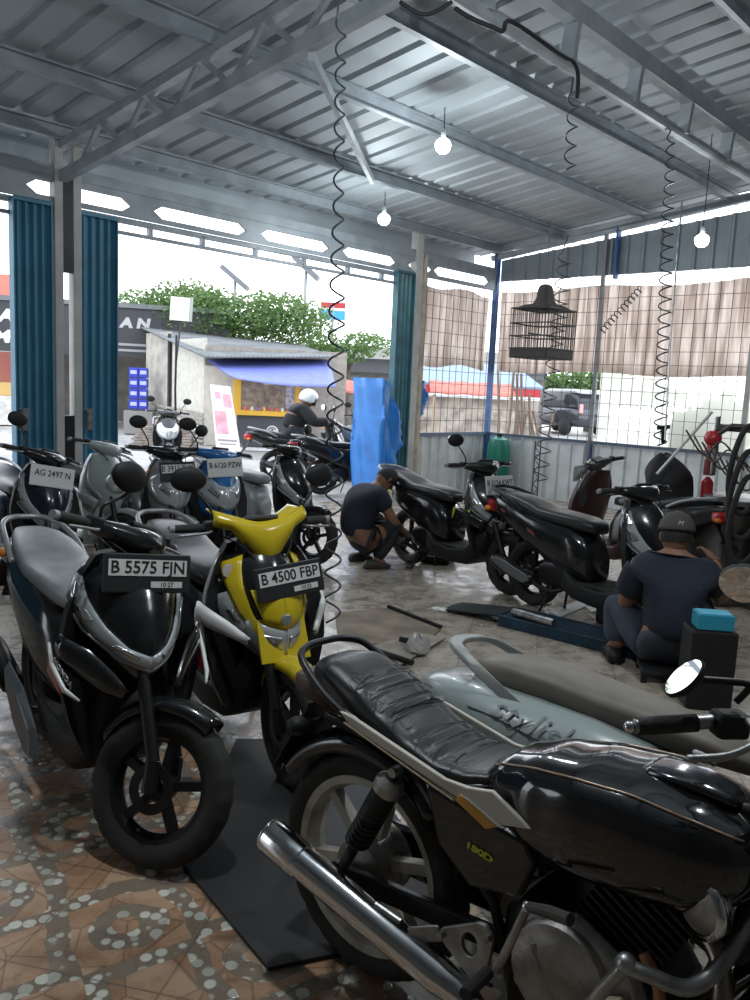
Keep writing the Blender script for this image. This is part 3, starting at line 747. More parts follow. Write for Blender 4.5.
c = W(7.45,3.1); leaf_tree('garden_plant', (c.x,c.y), .55, .45, .42, 1.12, 500, (G1,G2), 'broad-leaved plant seen as a shadow through the milky sheet', 'plant', trunk=True, size=.26, lumps=6)
c = wz(345,380,26); leaf_tree('spreading_tree', (c.x,c.y), 1.6, 1.2, .55, 2.55, 2500, (G1,G2), 'smaller leafy tree top showing between the coiled hose and the long pale roof')
# road sign lamps / solar panels
def slanted(u, v, d, L, lab, nm, ang):
    p = wz(u,v,d); e = empty(nm, (p.x,p.y,0), 0, lab, 'solar street lamp')
    M().tube([(0,0,0),(0,0,p.z)], .05, 8).obj('pole', mat('lamp_pole', (.35,.36,.37), .5), e)
    M().box((0,0,0),(L,.5,.16), Matrix.Rotation(ang,3,'Y')).obj('panel', mat('solar_panel', (.16,.17,.19), .4), e, loc=(0,0,p.z))
slanted(235,278,27,1.1,'solar panel lamp rising out of the tree crown','solar_street_lamp',rad(38))
slanted(306,268,25,1.0,'solar panel lamp on a pole right of the tree','solar_street_lamp',rad(40))
# far buildings
e = empty('roadside_building', tuple(wz(380,383,30).xy.to_3d()), 0, 'long low building with a pale roof edge behind the red awnings', 'building')
M().box((0,0,1.0),(12,.2,2.0)).obj('wall', mat('dim_wall', (.20,.19,.18), .8, var=.2), e)
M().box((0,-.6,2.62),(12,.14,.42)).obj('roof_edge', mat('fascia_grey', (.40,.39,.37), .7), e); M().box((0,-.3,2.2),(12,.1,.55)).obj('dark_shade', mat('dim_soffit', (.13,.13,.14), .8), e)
for k, (u, v, w_, lab) in enumerate(((352,381,1.7,'faded red awning between the violet awning and the blue tarpaulin'),(470,383,2.1,'red and white striped awning seen through the mesh'))):
    p = wz(u,v,21); o = M().grid([[(w_*(i/10-.5), -.9*j/4, -.30*j/4+.02*math.sin(i*2)) for i in range(11)] for j in range(5)]).obj('red_awning', mat('faded_red_cloth', (.50,.16,.12), .7, var=.2), loc=p, solid=.02, smooth=True); tag(o, lab, 'awning')
    for s_ in (-1,1):
        pp = (p.x+s_*w_*.45, p.y-.8, 0); tag(M().beam((0,0,0),(0,0,p.z-.32),.07,.07).obj('wooden_post', mat('post_wood', (.42,.32,.22), .7), loc=pp), ('left' if s_<0 else 'right')+' wooden post of the '+('faded red awning' if k==0 else 'striped red awning'), 'post')
p = wz(333,312,30); e = empty('roadside_sign', (p.x,p.y,0), 0, 'red, white and blue sign panel on a pole above the low roofs', 'sign')
M().tube([(0,0,0),(0,0,p.z+.2)], .06, 8).obj('pole', STL, e)
M().box((0,0,.24),(.9,.1,.20)).obj('red_panel', REDP, e, loc=(0,0,p.z)); M().box((0,0,.10),(.9,.1,.10)).obj('white_panel', WHT, e, loc=(0,0,p.z)); M().box((0,0,-.12),(.9,.1,.32)).obj('blue_panel', mat('sign_blue', (.05,.35,.70), .5), e, loc=(0,0,p.z))
p = wz(0,275,24); tag(M().box((0,0,2.1),(1.4,.2,4.2)).obj('red_panel_wall', mat('salmon_wall', (.62,.20,.15), .6), loc=(p.x-.1,p.y,0)), 'salmon red wall strip at the far left edge', 'wall panel')
p = wz(470,385,26); e = empty('roadside_building', (p.x,p.y,0), 0, 'blue-roofed shop behind the mesh left of the corner post', 'building')
M().box((0,0,.85),(4.4,.2,1.7)).obj('wall', mat('shop_tan', (.38,.33,.28), .8, var=.4, vscale=3), e)
M().add([(-2.4,-.4,1.62),(2.3,-.4,1.62),(1.6,1.5,2.35),(-2.4,1.5,2.35)], [(0,1,2,3)]).obj('roof', mat('blue_grey_roof', (.25,.32,.42), .6), e, solid=.05)
M().box((0,-.45,1.45),(4.3,.05,.22)).obj('red_fascia', REDP, e)
M().box((0,-.47,1.27),(4.3,.05,.10)).obj('white_fascia', WHT, e)
# parked car
def car():
    p = at(560,433); e = empty('parked_car', (p.x,p.y,0), rad(112), 'dark grey people carrier parked across the road behind the mesh', 'car')
    CP = mat('car_grey', (.055,.06,.07), .25, .4, coat=.5)
    # body loft along x (rear at -x)
    secs = [(-2.1,.45,.72),(-2.0,.35,1.0),(-1.2,.3,1.02),(0,.28,1.0),(1.1,.3,.98),(1.9,.35,.85),(2.15,.45,.65)]
    def ring(x, z0, z1, hw):
        zc, hh = (z0+z1)/2, (z1-z0)/2; r = []
        for k in range(20):
            a = 2*PI*k/20; r.append((x, hw*math.copysign(abs(math.cos(a))**.35, math.cos(a)), zc+hh*math.copysign(abs(math.sin(a))**.45, math.sin(a))))
        return r
    M().loft([ring(x,a,b,.84 if abs(x)<2 else .72) for x,a,b in secs]).obj('body', CP, e, smooth=True)
    M().loft([ring(x,.9,b,hw) for x,b,hw in ((-2.0,1.02,.7),(-1.85,1.5,.68),(-1.2,1.62,.68),(0,1.62,.68),(.5,1.5,.66),(1.15,1.0,.7))]).obj('cabin', mat('car_glass', (.03,.035,.04), .08), e, smooth=True)
    M().loft([ring(x,1.5,b,hw) for x,b,hw in ((-1.95,1.54,.62),(-1.7,1.66,.66),(-.8,1.68,.66),(.1,1.66,.64),(.45,1.54,.6))]).obj('roof', mat('car_roof', (.45,.46,.48), .3, .3), e, smooth=True)
    for x in (-1.35,1.35):
        for s in (-1,1): M().lathe([(0,-.1),(.2,-.1),(.3,-.09),(.32,0),(.3,.09),(0,.1)], c=(x,s*.75,.32), n=24).obj('wheel', RUB, e, smooth=True)
    for s in (-1,1): M().box((-2.06,s*.62,.98),(.08,.16,.32)).obj('tail_lamp', mat('car_tail', (.75,.35,.35), .3), e, bev=.02)
    M().box((-2.12,0,.75),(.03,.45,.12)).obj('number_plate', PLB, e)
car()
# scrap branches and poles between the mesh corner and the car
for k in range(12):
    a = at(498+4*k+random.uniform(-4,4), 440); b = V(a.x+random.uniform(-.6,.6), a.y+random.uniform(-.5,.5), 1)
    a = V(*wz(498+4.5*k, 425, 13.5).xy, 0); b = a+V(random.uniform(-.35,.35), random.uniform(-.3,.3), random.uniform(.9,1.9) if k < 9 else 1.2)
    o = M().tube([(0,0,0), tuple((b-a)*.5+V(.05,0,0)), tuple(b-a)], .022, 6).obj('scrap_pole', mat('scrap_wood', (.26,.20,.16), .8), loc=a)
    tag(o, 'thin wooden pole in the tangle behind the mesh corner', 'pole', 'poles leaning behind the mesh corner')
# ================================================================ scooters
def lerp(a, b, t): return a+(b-a)*t
def interp(tab, x):
    if x <= tab[0][0]: return tab[0][1:]
    for a, b in zip(tab, tab[1:]):
        if x <= b[0]:
            t = (x-a[0])/(b[0]-a[0]); t = t*t*(3-2*t)*.5+t*.5
            return tuple(lerp(p, q, t) for p, q in zip(a[1:], b[1:]))
    return tab[-1][1:]
def resample(pts, n):
    d = [0]
    for a, b in zip(pts, pts[1:]): d.append(d[-1]+math.hypot(b[0]-a[0], b[1]-a[1]))
    out = []
    for i in range(n+1):
        s = d[-1]*i/n; k = 0
        while k < len(d)-2 and d[k+1] < s: k += 1
        t = (s-d[k])/max(1e-9, d[k+1]-d[k]); out.append((lerp(pts[k][0],pts[k+1][0],t), lerp(pts[k][1],pts[k+1][1],t)))
    return out
def sring(x, z0, z1, hw, e=.6, n=20, tilt=0, top=None):
    zc, hh = (z0+z1)/2, (z1-z0)/2; r = []
    for k in range(n):
        a = 2*PI*k/n+PI/n; c, s = math.cos(a), math.sin(a)
        ee = e if s < 0 or top is None else top
        y = hw*math.copysign(abs(c)**ee, c); z = hh*math.copysign(abs(s)**ee, s)
        r.append((x+tilt*z, y, zc+z))
    return r
def wheel(T, c, R, w, rimR, parent, rim_m, name='wheel', spokes=5, disc=True, twin=False, n=40, rimw=.6):
    x, z = c; C = (x,0,z)
    prof = []
    for k in range(13):
        a = -PI*.92+2*PI*.92*k/12 if False else PI*(k/12)
    h = R-rimR
    pr = [(rimR,-w*.36),(rimR+h*.25,-w*.47),(rimR+h*.55,-w*.5),(rimR+h*.82,-w*.40),(R-.004,-w*.22),(R,0),(R-.004,w*.22),(rimR+h*.82,w*.40),(rimR+h*.55,w*.5),(rimR+h*.25,w*.47),(rimR,w*.36)]
    N_ = 96; rg = []
    for k in range(N_):
        a = 2*PI*k/N_; cut = .005 if k % 4 == 0 else 0
        rg.append([(C[0]+(r_-(cut if abs(y_) > w*.15 and r_ > rimR+h*.6 else 0))*math.cos(a), y_, C[2]+(r_-(cut if abs(y_) > w*.15 and r_ > rimR+h*.6 else 0))*math.sin(a)) for r_, y_ in pr])
    ty = M(T).loft(rg, closed=True).obj(name, RUB, parent, smooth='auto')
    rw = w*rimw*.5
    mb = M(T).lathe([(rimR+.004,-rw-.006),(rimR+.004,-rw),(rimR-.012,-rw+.006),(rimR-.02,0),(rimR-.012,rw-.006),(rimR+.004,rw),(rimR+.004,rw+.006),(rimR-.016,rw+.002),(rimR-.03,0),(rimR-.016,-rw-.002),(rimR+.004,-rw-.006)], c=C, n=n)
    for k in range(spokes):
        a = 2*PI*k/spokes+.3
        offs = (-.10,.10) if twin else (0,)
        for of in offs:
            p = V(*C)+V(math.cos(a),0,math.sin(a))*.045; q = V(*C)+V(math.cos(a+of),0,math.sin(a+of))*(rimR-.015)
            mb.beam(p, q, .022 if twin else .028, .02 if twin else .032, up=(0,1,0))
    mb.lathe([(0,-.05),(.035,-.05),(.045,-.03),(.045,.03),(.035,.05),(0,.05)], c=C, n=20)
    mb.obj('rim', rim_m, ty, smooth='auto')
    if disc:
        M(T).lathe([(.045,-.004),(.078,-.004),(.078,.0),(.045,0),(.045,-.004)], c=(x,-.062,z), n=28).obj('brake_disc', DKM, ty)
    return ty
APR = [(.44,1.10,.04,1.04),(.48,1.125,.09,1.00),(.54,1.14,.15,.955),(.62,1.145,.19,.92),(.70,1.13,.208,.905),(.78,1.095,.20,.90),(.85,1.05,.175,.89),(.90,1.01,.14,.88),(.94,.96,.09,.87)]
def scooter(pos, yaw, lean, label, paint=BLK, side=None, seatm=SEATM, inner=BLKP, wing=None, rim=None, steer=0, lamp='v', plate=None, plate_style='dark', mirrors=(1,1), group=None,
            cowl=None, stripe=None, apr=APR, wingm=None, grab=SILV, stand='side', body=None, tail=True, shield_edge=None, seat_tab=None, mo=(0,0,0), scale=.93, cw=1, mrot=0, lw=0, ph=.115, pw=.275, muff=True, front=True, cowl_paint=None, extra=None):
    side = side or paint; rim = rim or DKM; cp = cowl_paint or paint
    e = empty('scooter', (pos[0],pos[1],0), rad(yaw), label, 'scooter', group, lean=rad(lean) if lean else 0)
    e.scale = (scale,)*3
    ax = V(-.446,0,.895)
    T = Matrix.Translation((1.21,0,.25)) @ Matrix.Rotation(rad(steer),4,ax) @ Matrix.Translation((-1.21,0,-.25))
    I = None
    # ---- wheels
    wheel(T, (1.25,.25), .25, .094, .172, e, rim, 'front_wheel')
    wheel(I, (0,.258), .258, .10, .185, e, rim, 'rear_wheel', disc=False)
    # ---- fork and front fender
    mb = M(T)
    for s in (-1,1):
        mb.tube([(1.25,s*.07,.24),(1.235,s*.07,.33)], .026, 12); mb.tube([(1.235,s*.07,.33),(1.12,s*.07,.56)], .022, 12); mb.tube([(1.12,s*.07,.56),(1.05,s*.07,.68)], .016, 10)
    mb.beam((1.04,-.09,.68),(1.04,.09,.68),.05,.03); mb.tube([(1.03,0,.66),(.90,0,.93)], .022, 10); mb.tube([(1.25,-.085,.25),(1.25,.085,.25)], .012, 10)
    fk = mb.obj('fork', DKM, e, smooth='auto')
    rows = []
    for i in range(17):
        a = rad(60+100*i/16); hw = .052*(1-.35*abs(i/16-.45)**2*4)
        R_ = .283
        rows.append([(1.25+(R_-d*.045)*math.cos(a)*1.02, y, .25+(R_-d*.045)*math.sin(a)) for y, d in ((-hw-.008,1.0),(-hw,.35),(-hw*.5,.03),(0,-.06),(hw*.5,.03),(hw,.35),(hw+.008,1.0))])
    M(T).grid(rows).obj('front_fender', (cp if lamp == 'mio' else paint) if front else BLKP, e, smooth=True, solid=.004)
    mb = M(T)
    for s in (-1,1): mb.beam((1.17,s*.058,.50),(1.10,s*.055,.66),.012,.10,up=(0,1,0))
    if lamp == 'mio': mb.obj('fender_brace', cp, e)
    # ---- apron (front fascia)
    def apt(z, t, off=0):
        xf, hw, xb = interp(apr, z); a = abs(t)
        x = xf-(xf-xb)*a**1.8; y = hw*math.copysign(a**.9, t) if t else 0
        dx = 1.8*(xf-xb)*a**.8/max(hw,.02)
        nx, ny = 1, math.copysign(dx, t) if t else 0; l = math.hypot(nx, ny)
        return V(x+off*nx/l, y+off*ny/l, z)
    rings = []; zs = [apr[0][0]+(apr[-1][0]-apr[0][0])*i/14 for i in range(15)]
    for z in zs:
        r = [apt(z, -1+2*k/16) for k in range(17)]; xf, hw, xb = interp(apr, z)
        r += [V(xb-.03, hw*.9, z), V(xb-.04, 0, z), V(xb-.03, -hw*.9, z)]; rings.append(r)
    ap = M().loft(rings).obj('front_apron', paint, e, smooth='auto')
    def patch(name, ca, cb, m, off=.004, th=.006, n=14, k=4, both=True, parent=None, sm=True):
        A, Bc = resample(ca, n), resample(cb, n); os_ = []
        for s in ((1,-1) if both else (1,)):
            rows = [[apt(lerp(A[i][1],Bc[i][1],j/k), s*lerp(A[i][0],Bc[i][0],j/k), off+.004*math.sin(PI*j/k)) for i in range(n+1)] for j in range(k+1)]
            os_.append(M().grid(rows).obj(name, m, parent or e, smooth=sm, solid=th, offs=0))
        return os_
    z0_, z1_ = apr[0][0], apr[-1][0]; zz = lambda L_: [(t, z0_+(z-.44)*(z1_-z0_)/.50) for t, z in L_]
    if lamp == 'v':      # two slanting lamps meeting in a V at the chin
        patch('headlamp', zz([(.97,.885),(.99,.78),(.86,.66),(.52,.555),(0,.505)]), zz([(.86,.875),(.72,.76),(.56,.67),(.32,.60),(0,.565)]), LENS, .005)
        patch('lamp_reflector', zz([(.93,.86),(.93,.80)]), zz([(.86,.85),(.82,.79)]), LENS2, .013, .003)
        patch('lamp_reflector', zz([(.90,.76),(.84,.69)]), zz([(.76,.74),(.70,.70)]), LENS2, .013, .003)
        patch('lamp_reflector', zz([(.55,.60),(.20,.55)]), zz([(.46,.615),(.16,.575)]), LENS2, .013, .003)
        patch('lamp_trim', zz([(1.0,.89),(1.02,.77),(.90,.645),(.54,.54),(0,.49)]), zz([(.98,.89),(1.0,.775),(.88,.655),(.53,.552),(0,.503)]), SILV, .006)
    elif lamp == 'mio':
        patch('headlamp', [(.99,.73),(.96,.63),(.72,.54)], [(.80,.76),(.64,.67),(.50,.60)], LENS, .006)
        patch('headlamp', [(.60,.655),(.66,.56),(.42,.49),(0,.475)], [(.46,.67),(.36,.645),(.18,.635),(0,.63)], LENS, .012)
        patch('lamp_reflector', [(.82,.69),(.76,.64)], [(.72,.69),(.66,.65)], LENS2, .014, .003)
        patch('lamp_reflector', [(.44,.61),(.05,.595)], [(.40,.56),(.06,.54)], LENS2, .019, .003)
        patch('yellow_flash', [(1.0,.86),(.80,.76),(.62,.66),(.40,.545)], [(.66,.90),(.60,.80),(.48,.69),(.34,.60)], cp, .010, .010)
        patch('chin_panel', [(0,.78),(.48,.775)], [(0,.625),(.30,.645)], cp, .012, .010)
        patch('tulip_edge', [(.98,.80),(1.02,.70),(.98,.60),(.60,.50)], [(.93,.80),(.97,.70),(.92,.61),(.56,.52)], SILV, .006, .004)
        M(Matrix.Translation(apt(.665,0,.022))).lathe([(0,.004),(.020,.003),(.024,0),(.024,-.006)], axis='x', n=20).obj('round_emblem', SILV, e)
        M(Matrix.Translation(apt(.84,-.80,.026))).lathe([(0,.002),(.028,.001),(.028,-.004)], axis='x', n=20).obj('sticker', mat('sticker_white', (.62,.56,.54), .5), e)
    elif lamp == 'big':
        patch('headlamp', [(.90,.80),(.95,.72),(.70,.60),(0,.56)], [(.55,.84),(.45,.80),(.25,.76),(0,.75)], LENS, .006)
        patch('lamp_reflector', [(.6,.72),(.3,.66)], [(.5,.76),(.2,.71)], LENS2, .014, .003)
        patch('turn_lens', [(.98,.86),(1.0,.76)], [(.88,.86),(.93,.77)], AMBL, .004)
    elif lamp == 'round':
        M(Matrix.Translation(apt(.72,0,.0))).lathe([(0,.05),(.05,.045),(.085,.02),(.09,-.02)], axis='x', n=24).obj('headlamp', LENS, e, smooth=True)
        patch('panel_flash', [(1.0,.88),(.95,.70),(.6,.56)], [(.85,.9),(.8,.72),(.5,.60)], wing or SILV, .005)
    # ---- leg shield with flared wings
    LS = [(.28,.985,.15),(.40,.985,.205),(.52,.97,.235),(.64,.95,.24),(.76,.925,.215),(.86,.895,.17),(.94,.865,.11)]
    rings = []
    for i in range(12):
        z = .28+(.94-.28)*i/11; x, hw = interp(LS, z); hw += lw; r = []
        for k in range(17):
            t = -1+2*k/16; r.append((x-.06-.02*(1-t*t)+.05*abs(t)**3, hw*t, z))
        for k in range(17):
            t = 1-2*k/16; r.append((x-.02-.0*(1-t*t)+.05*abs(t)**3, hw*t, z))
        rings.append(r)
    M().loft(rings).obj('leg_shield', inner, e, smooth='auto')
    if shield_edge:
        for s in (-1,1):
            pts = []
            for i in range(14):
                z = .29+(.90-.29)*i/13; x, hw = interp(LS, z); hw += lw; pts.append((x+.01, s*(hw+.004), z))
            M().tube(pts, .0085, 8).obj('shield_edge', shield_edge, e, smooth=True)
    if wing:
        for s in (-1,1):
            pl = wingm or [(1.10,.575),(1.02,.63),(.90,.665),(.84,.66),(.86,.63),(.94,.59),(1.0,.53),(1.07,.50)]
            rows = []
            top, bot = resample(pl[:len(pl)//2], 8), resample(pl[len(pl)//2:][::-1], 8)
            for j in range(4):
                row = []
                for i in range(9):
                    x, z = lerp(top[i][0],bot[i][0],j/3), lerp(top[i][1],bot[i][1],j/3)
                    y = .235+lw-.85*max(0,(x-.98))+.012*math.sin(PI*j/3); row.append((x, s*y, z))
                rows.append(row)
            M().grid(rows).obj('side_wing', wing, e, smooth=True, solid=.012, offs=0)
    # ---- floor, tunnel, underbody
    rings = [sring(x,z0,z1,hw,.35) for x,z0,z1,hw in ((1.03,.34,.60,.10),(.97,.24,.44,.14),(.88,.18,.33,.165),(.70,.165,.30,.17),(.50,.18,.32,.165),(.38,.22,.42,.14))]
    M().loft(rings).obj('floorboard', inner, e, smooth=True, bev=0)
    M().box((.70,0,.306),(.34,.30,.012)).obj('floor_mat', RUB, e, bev=.004)
    # ---- body and seat
    bt = body or [(.60,.30,.52,.11,),(.52,.31,.64,.145),(.40,.33,.69,.165),(.22,.40,.71,.172),(.02,.49,.735,.165),(-.18,.57,.775,.14),(-.34,.645,.80,.10),(-.45,.70,.795,.055),(-.49,.73,.785,.03)]
    M().loft([sring(x,z0,z1,hw,.55) for x,z0,z1,hw in bt]).obj('body_panel', side, e, smooth=True)
    st = seat_tab or [(.615,.655,.70,.05),(.58,.65,.735,.095),(.48,.655,.755,.125),(.30,.67,.765,.142),(.12,.685,.77,.148),(.02,.70,.80,.145),(-.10,.72,.825,.135),(-.24,.755,.838,.11),(-.34,.785,.835,.075),(-.38,.80,.825,.04)]
    M().loft([sring(x,z0,z1,hw,.62,24) for x,z0,z1,hw in st]).obj('seat', seatm, e, smooth=True)
    if grab:
        pts = spline([(-.02,-.155,.735),(-.16,-.150,.80),(-.34,-.125,.845),(-.43,-.07,.86),(-.45,0,.862),(-.43,.07,.86),(-.34,.125,.845),(-.16,.150,.80),(-.02,.155,.735)], 5)
        M().tube(pts, .013, 8).obj('grab_rail', grab, e, smooth=True)
    if tail:
        M().loft([sring(x,z0,z1,hw,.5) for x,z0,z1,hw in ((-.40,.66,.76,.09),(-.48,.67,.76,.07),(-.515,.69,.75,.045))]).obj('tail_lamp', REDL, e, smooth=True)
        M().add([(-.40,-.06,.68),(-.40,.06,.68),(-.56,.07,.46),(-.56,-.07,.46)], [(0,1,2,3)]).obj('rear_fender', BLKP, e, solid=.006)
        p = M().box((-.53,0,.56),(.006,.22,.10), Matrix.Rotation(rad(-30),3,'Y')).obj('rear_plate', PLB, e)
        for s in (-1,1): M().ell((-.46,s*.09,.69),(.03,.022,.022)).obj('rear_indicator', AMBL, e, smooth=True)
    if stripe:
        for s in (-1,1):
            for q in stripe['polys']:
                f = []
                for x, z in q:
                    b = interp(sorted([(a[0],a[1],a[2],a[3]) for a in bt]), x); zc, hh = (b[0]+b[1])/2, (b[1]-b[0])/2
                    sn = max(-.95,min(.95,(z-zc)/hh)); sa = math.copysign(abs(sn)**(1/.55), sn); y = b[2]*max(.02,1-sa*sa)**(.55/2)
                    f.append((x, s*(y+.006), z))
                M().add(f, [tuple(range(len(f)))]).obj('stripe', stripe['m'], e, solid=.003, offs=0)
    # ---- engine, transmission case, shock, exhaust
    M().loft([sring(x,z0,z1,hw,.4) for x,z0,z1,hw in ((.46,.24,.36,.08),(.38,.2,.42,.11),(.20,.2,.40,.11),(.12,.22,.36,.09))]).obj('engine', DKM, e, smooth='auto')
    cv = [(.42,.33),(.40,.39),(.30,.41),(.12,.36),(0,.35),(-.07,.32),(-.09,.26),(-.05,.19),(.04,.17),(.20,.19),(.34,.20),(.41,.25)]
    M().prism(cv, .075, .155).obj('transmission_case', mat('engine_case_grey', (.10,.10,.10), .5, .5), e, bev=.015, smooth='auto')
    for x, z, r in ((.31,.30,.075),(.0,.26,.06)): M().lathe([(0,.17),(r*.7,.17),(r,.155)], c=(x,0,z), n=20).obj('case_cover', mat('engine_case_grey', (.10,.10,.10), .5, .5), e, smooth='auto')
    mb = M(); a, b = V(.02,.13,.30), V(.12,.115,.60); mb.tube([a,b], .011, 8)
    pts = [];
    for i in range(73):
        f = i/72; p = a.lerp(b,.2+.7*f); an = 2*PI*6*f; pts.append(p+V(.024*math.cos(an),.024*math.sin(an),0))
    mb.tube(pts, .005, 5); mb.obj('shock_absorber', DKM, e, smooth=True)
    if muff:
        mb = M(); mb.tube(spline([(.36,-.08,.22),(.30,-.13,.19),(.20,-.16,.21),(.12,-.165,.24)],4), .018, 8)
        mb.tube([(.14,-.165,.24),(.10,-.165,.245),(-.22,-.175,.31),(-.27,-.176,.32),(-.29,-.176,.325)], [.035,.05,.055,.045,.02], 16)
        mf = mb.obj('exhaust_pipe', DKM, e, smooth=True)
        M().prism([(.16,.25),(.12,.29),(-.10,.345),(-.20,.36),(-.22,.32),(-.10,.27),(.10,.22)], -.235, -.222).obj('heat_shield', mat('heat_shield_grey', (.16,.17,.175), .35, .4), mf, bev=.004)
    if stand == 'centre':
        mb = M()
        for s in (-1,1): mb.tube([(.26,s*.09,.22),(.20,s*.14,.01),(.15,s*.16,.01)], .011, 8)
        mb.tube([(.25,-.09,.17),(.25,.09,.17)], .010, 8); mb.obj('centre_stand', DKM, e, smooth=True)
    else:
        M().tube([(.45,.13,.20),(.42,.22,.03+.22*math.tan(rad(lean))*0),(.44,.26,.01)], .009, 8).obj('side_stand', DKM, e)
    # ---- handlebar group (steered)
    if cowl == 'wide':
        rows = []
        for j in range(7):
            r_ = j/6; row = []
            for i in range(25):
                s_ = -1+2*i/24; a = abs(s_)
                zt = 1.025+.045*a**1.5; zb = .83+.15*min(1,a*1.5)+.04*a
                z = lerp(zt, zb, r_); x = 1.0-.10*a**1.5-.03*(1-r_)**2+.018*math.sin(PI*r_)-.02*r_
                row.append((x, .245*cw*s_, z))
            rows.append(row)
        M(T).grid(rows).obj('handlebar_cowl', cp, e, smooth=True, solid=.012)
        rows2 = [[(p[0]-.07-.03*j/2, p[1]*.92, p[2]) for p in rows[0]] if j else [(p[0],p[1],p[2]) for p in rows[0]] for j in range(3)]
        M(T).grid(rows2).obj('cowl_top', cp, e, smooth=True, solid=.008)
        mb = M(T)
        for s in (-1,1):
            q = [rows[3][12+s*k] for k in (3,6,9,12)]; q2 = [rows[4][12+s*k] for k in (3,6,9,12)]
            mb.grid([[(x+.004,y,z) for x,y,z in q],[(x+.004,y,z) for x,y,z in q2]])
        mb.obj('cowl_groove', mat('cowl_crease', (.30,.20,.01), .4), e)
        M(T).loft([[(.93+.045*math.cos(a), y, .93+.06*math.sin(a)) for a in [2*PI*k/16 for k in range(16)]] for y in (-.10,-.04,.04,.10)]).obj('handlebar_core', BLKP, e, smooth='auto')
    else:
        HC = [(-.21,.865,1.0,.022,.022),(-.15,.88,.995,.036,.034),(-.09,.905,.985,.058,.05),(0,.925,.975,.075,.062),(.09,.905,.985,.058,.05),(.15,.88,.995,.036,.034),(.21,.865,1.0,.022,.022)]
        M(T).loft([[(xc+rx*math.cos(a), y, zc+rz*math.sin(a)) for a in [2*PI*k/16 for k in range(16)]] for y,xc,zc,rx,rz in HC]).obj('handlebar_cover', cp if lamp != 'round' else inner, e, smooth=True)
        if lamp == 'bar':
            M(T).ell((.975,0,.985),(.03,.085,.042)).obj('headlamp', LENS, e, smooth=True)
    M(T).box((.885,0,1.03),(.07,.15,.02), Matrix.Rotation(rad(-25),3,'Y')).obj('speedometer', DKM, e, bev=.006)
    for s in (-1,1):
        g = M(T).tube([(.86,s*.20,1.0),(.845,s*.27,1.002),(.83,s*.345,1.0)], [.018,.0185,.0175], 12).obj('handle_grip', RUB, e, smooth='auto')
        M(T).lathe([(0,-.012),(.015,-.012),(.016,.012),(0,.012)], c=(.827,s*.357,1.0), n=12).obj('bar_end', SILV, g)
        M(T).tube(spline([(.875,s*.20,.995),(.90,s*.23,.99),(.895,s*.29,.985),(.88,s*.345,.98)],4), .0055, 6).obj('brake_lever', SILV if grab is SILV else DKM, e, smooth=True)
        M(T).box((.865,s*.21,1.008),(.05,.045,.045)).obj('switch_box', BLKP, e, bev=.008)
        if mirrors[0 if s > 0 else 1]:
            st_ = M(T).tube(spline([(.87,s*.19,1.02),(.875,s*.205,1.07),(.87+mo[0]*.5,s*(.25+mo[1]*.7),1.13+mo[2]*.8),(.865+mo[0],s*(.285+mo[1]),1.17+mo[2])],4), .0055, 8).obj('mirror_stem', DKM, e, smooth=True)
            rm = Matrix.Rotation(rad(s*12+mrot),3,'Z')
            M(T).ell((.86+mo[0],s*(.30+mo[1]),1.205+mo[2]),(.022,.074,.052), rot=rm).obj('mirror_shell', BLKP, st_, smooth=True)
            M(T @ Matrix.Translation((.86+mo[0],s*(.30+mo[1]),1.205+mo[2])) @ rm.to_4x4() @ Matrix.Translation((-.020,0,0)) @ Matrix.Diagonal((1,1.42,1,1))).lathe([(0,-.003),(.046,-.002),(.047,.006)], axis='x', n=24).obj('mirror_glass', MIR, st_)
    # cables
    mb = M(T)
    mb.tube(spline([(.88,-.16,.97),(.96,-.10,.93),(1.0,-.05,.86),(.97,-.04,.80)],5), .004, 6); mb.tube(spline([(.88,.16,.97),(.965,.11,.92),(1.0,.05,.85),(.97,.04,.80)],5), .004, 6)
    mb.obj('control_cable', BLKP, e, smooth=True)
    if plate:
        z = plate[2]; w_, h_ = pw, ph
        tl = plate[4] if len(plate) > 4 else 18
        base = apt(min(z,.93), 0, .035)+V(0,plate[3],z-min(z,.93))
        Rm = Matrix.Translation(base) @ Matrix.Rotation(rad(-tl),4,'Y') @ Matrix.Rotation(rad(plate[5] if len(plate) > 5 else 0),4,'X')
        dark = plate_style == 'dark'
        fr = M(Rm).box((0,0,0),(.012,w_+.03,h_+.035)).obj('number_plate', PLB if dark else PLW, e, bev=.004)
        if dark:
            M(Rm).box((.0075,0,ph*.19),(.002,w_,ph*.57)).obj('plate_face', PLW, fr)
            M(Rm).box((.0075,.065,-ph*.39),(.002,.11,ph*.22)).obj('date_face', PLW, fr)
            F = Rm @ frame((.0095,0,ph*.19),(0,1,0),(0,0,1)); text('plate_text', plate[0], ph*.60, INK, fr, F, sx=.80*.07/(ph*.6), ext=.0006, bold=.0006)
            F = Rm @ frame((.0095,.065,-ph*.39),(0,1,0),(0,0,1)); text('date_text', plate[1], ph*.22, INK, fr, F, sx=1, ext=.0006)
        else:
            F = Rm @ frame((.0075,0,.018),(0,1,0),(0,0,1)); text('plate_text', plate[0], .062, INK, fr, F, sx=.85, ext=.0006, bold=.0008)
            if plate[1]: F = Rm @ frame((.0075,.03,-.042),(0,1,0),(0,0,1)); text('date_text', plate[1], .024, INK, fr, F, ext=.0006)
    if extra: extra(e, T, apt)
    return e

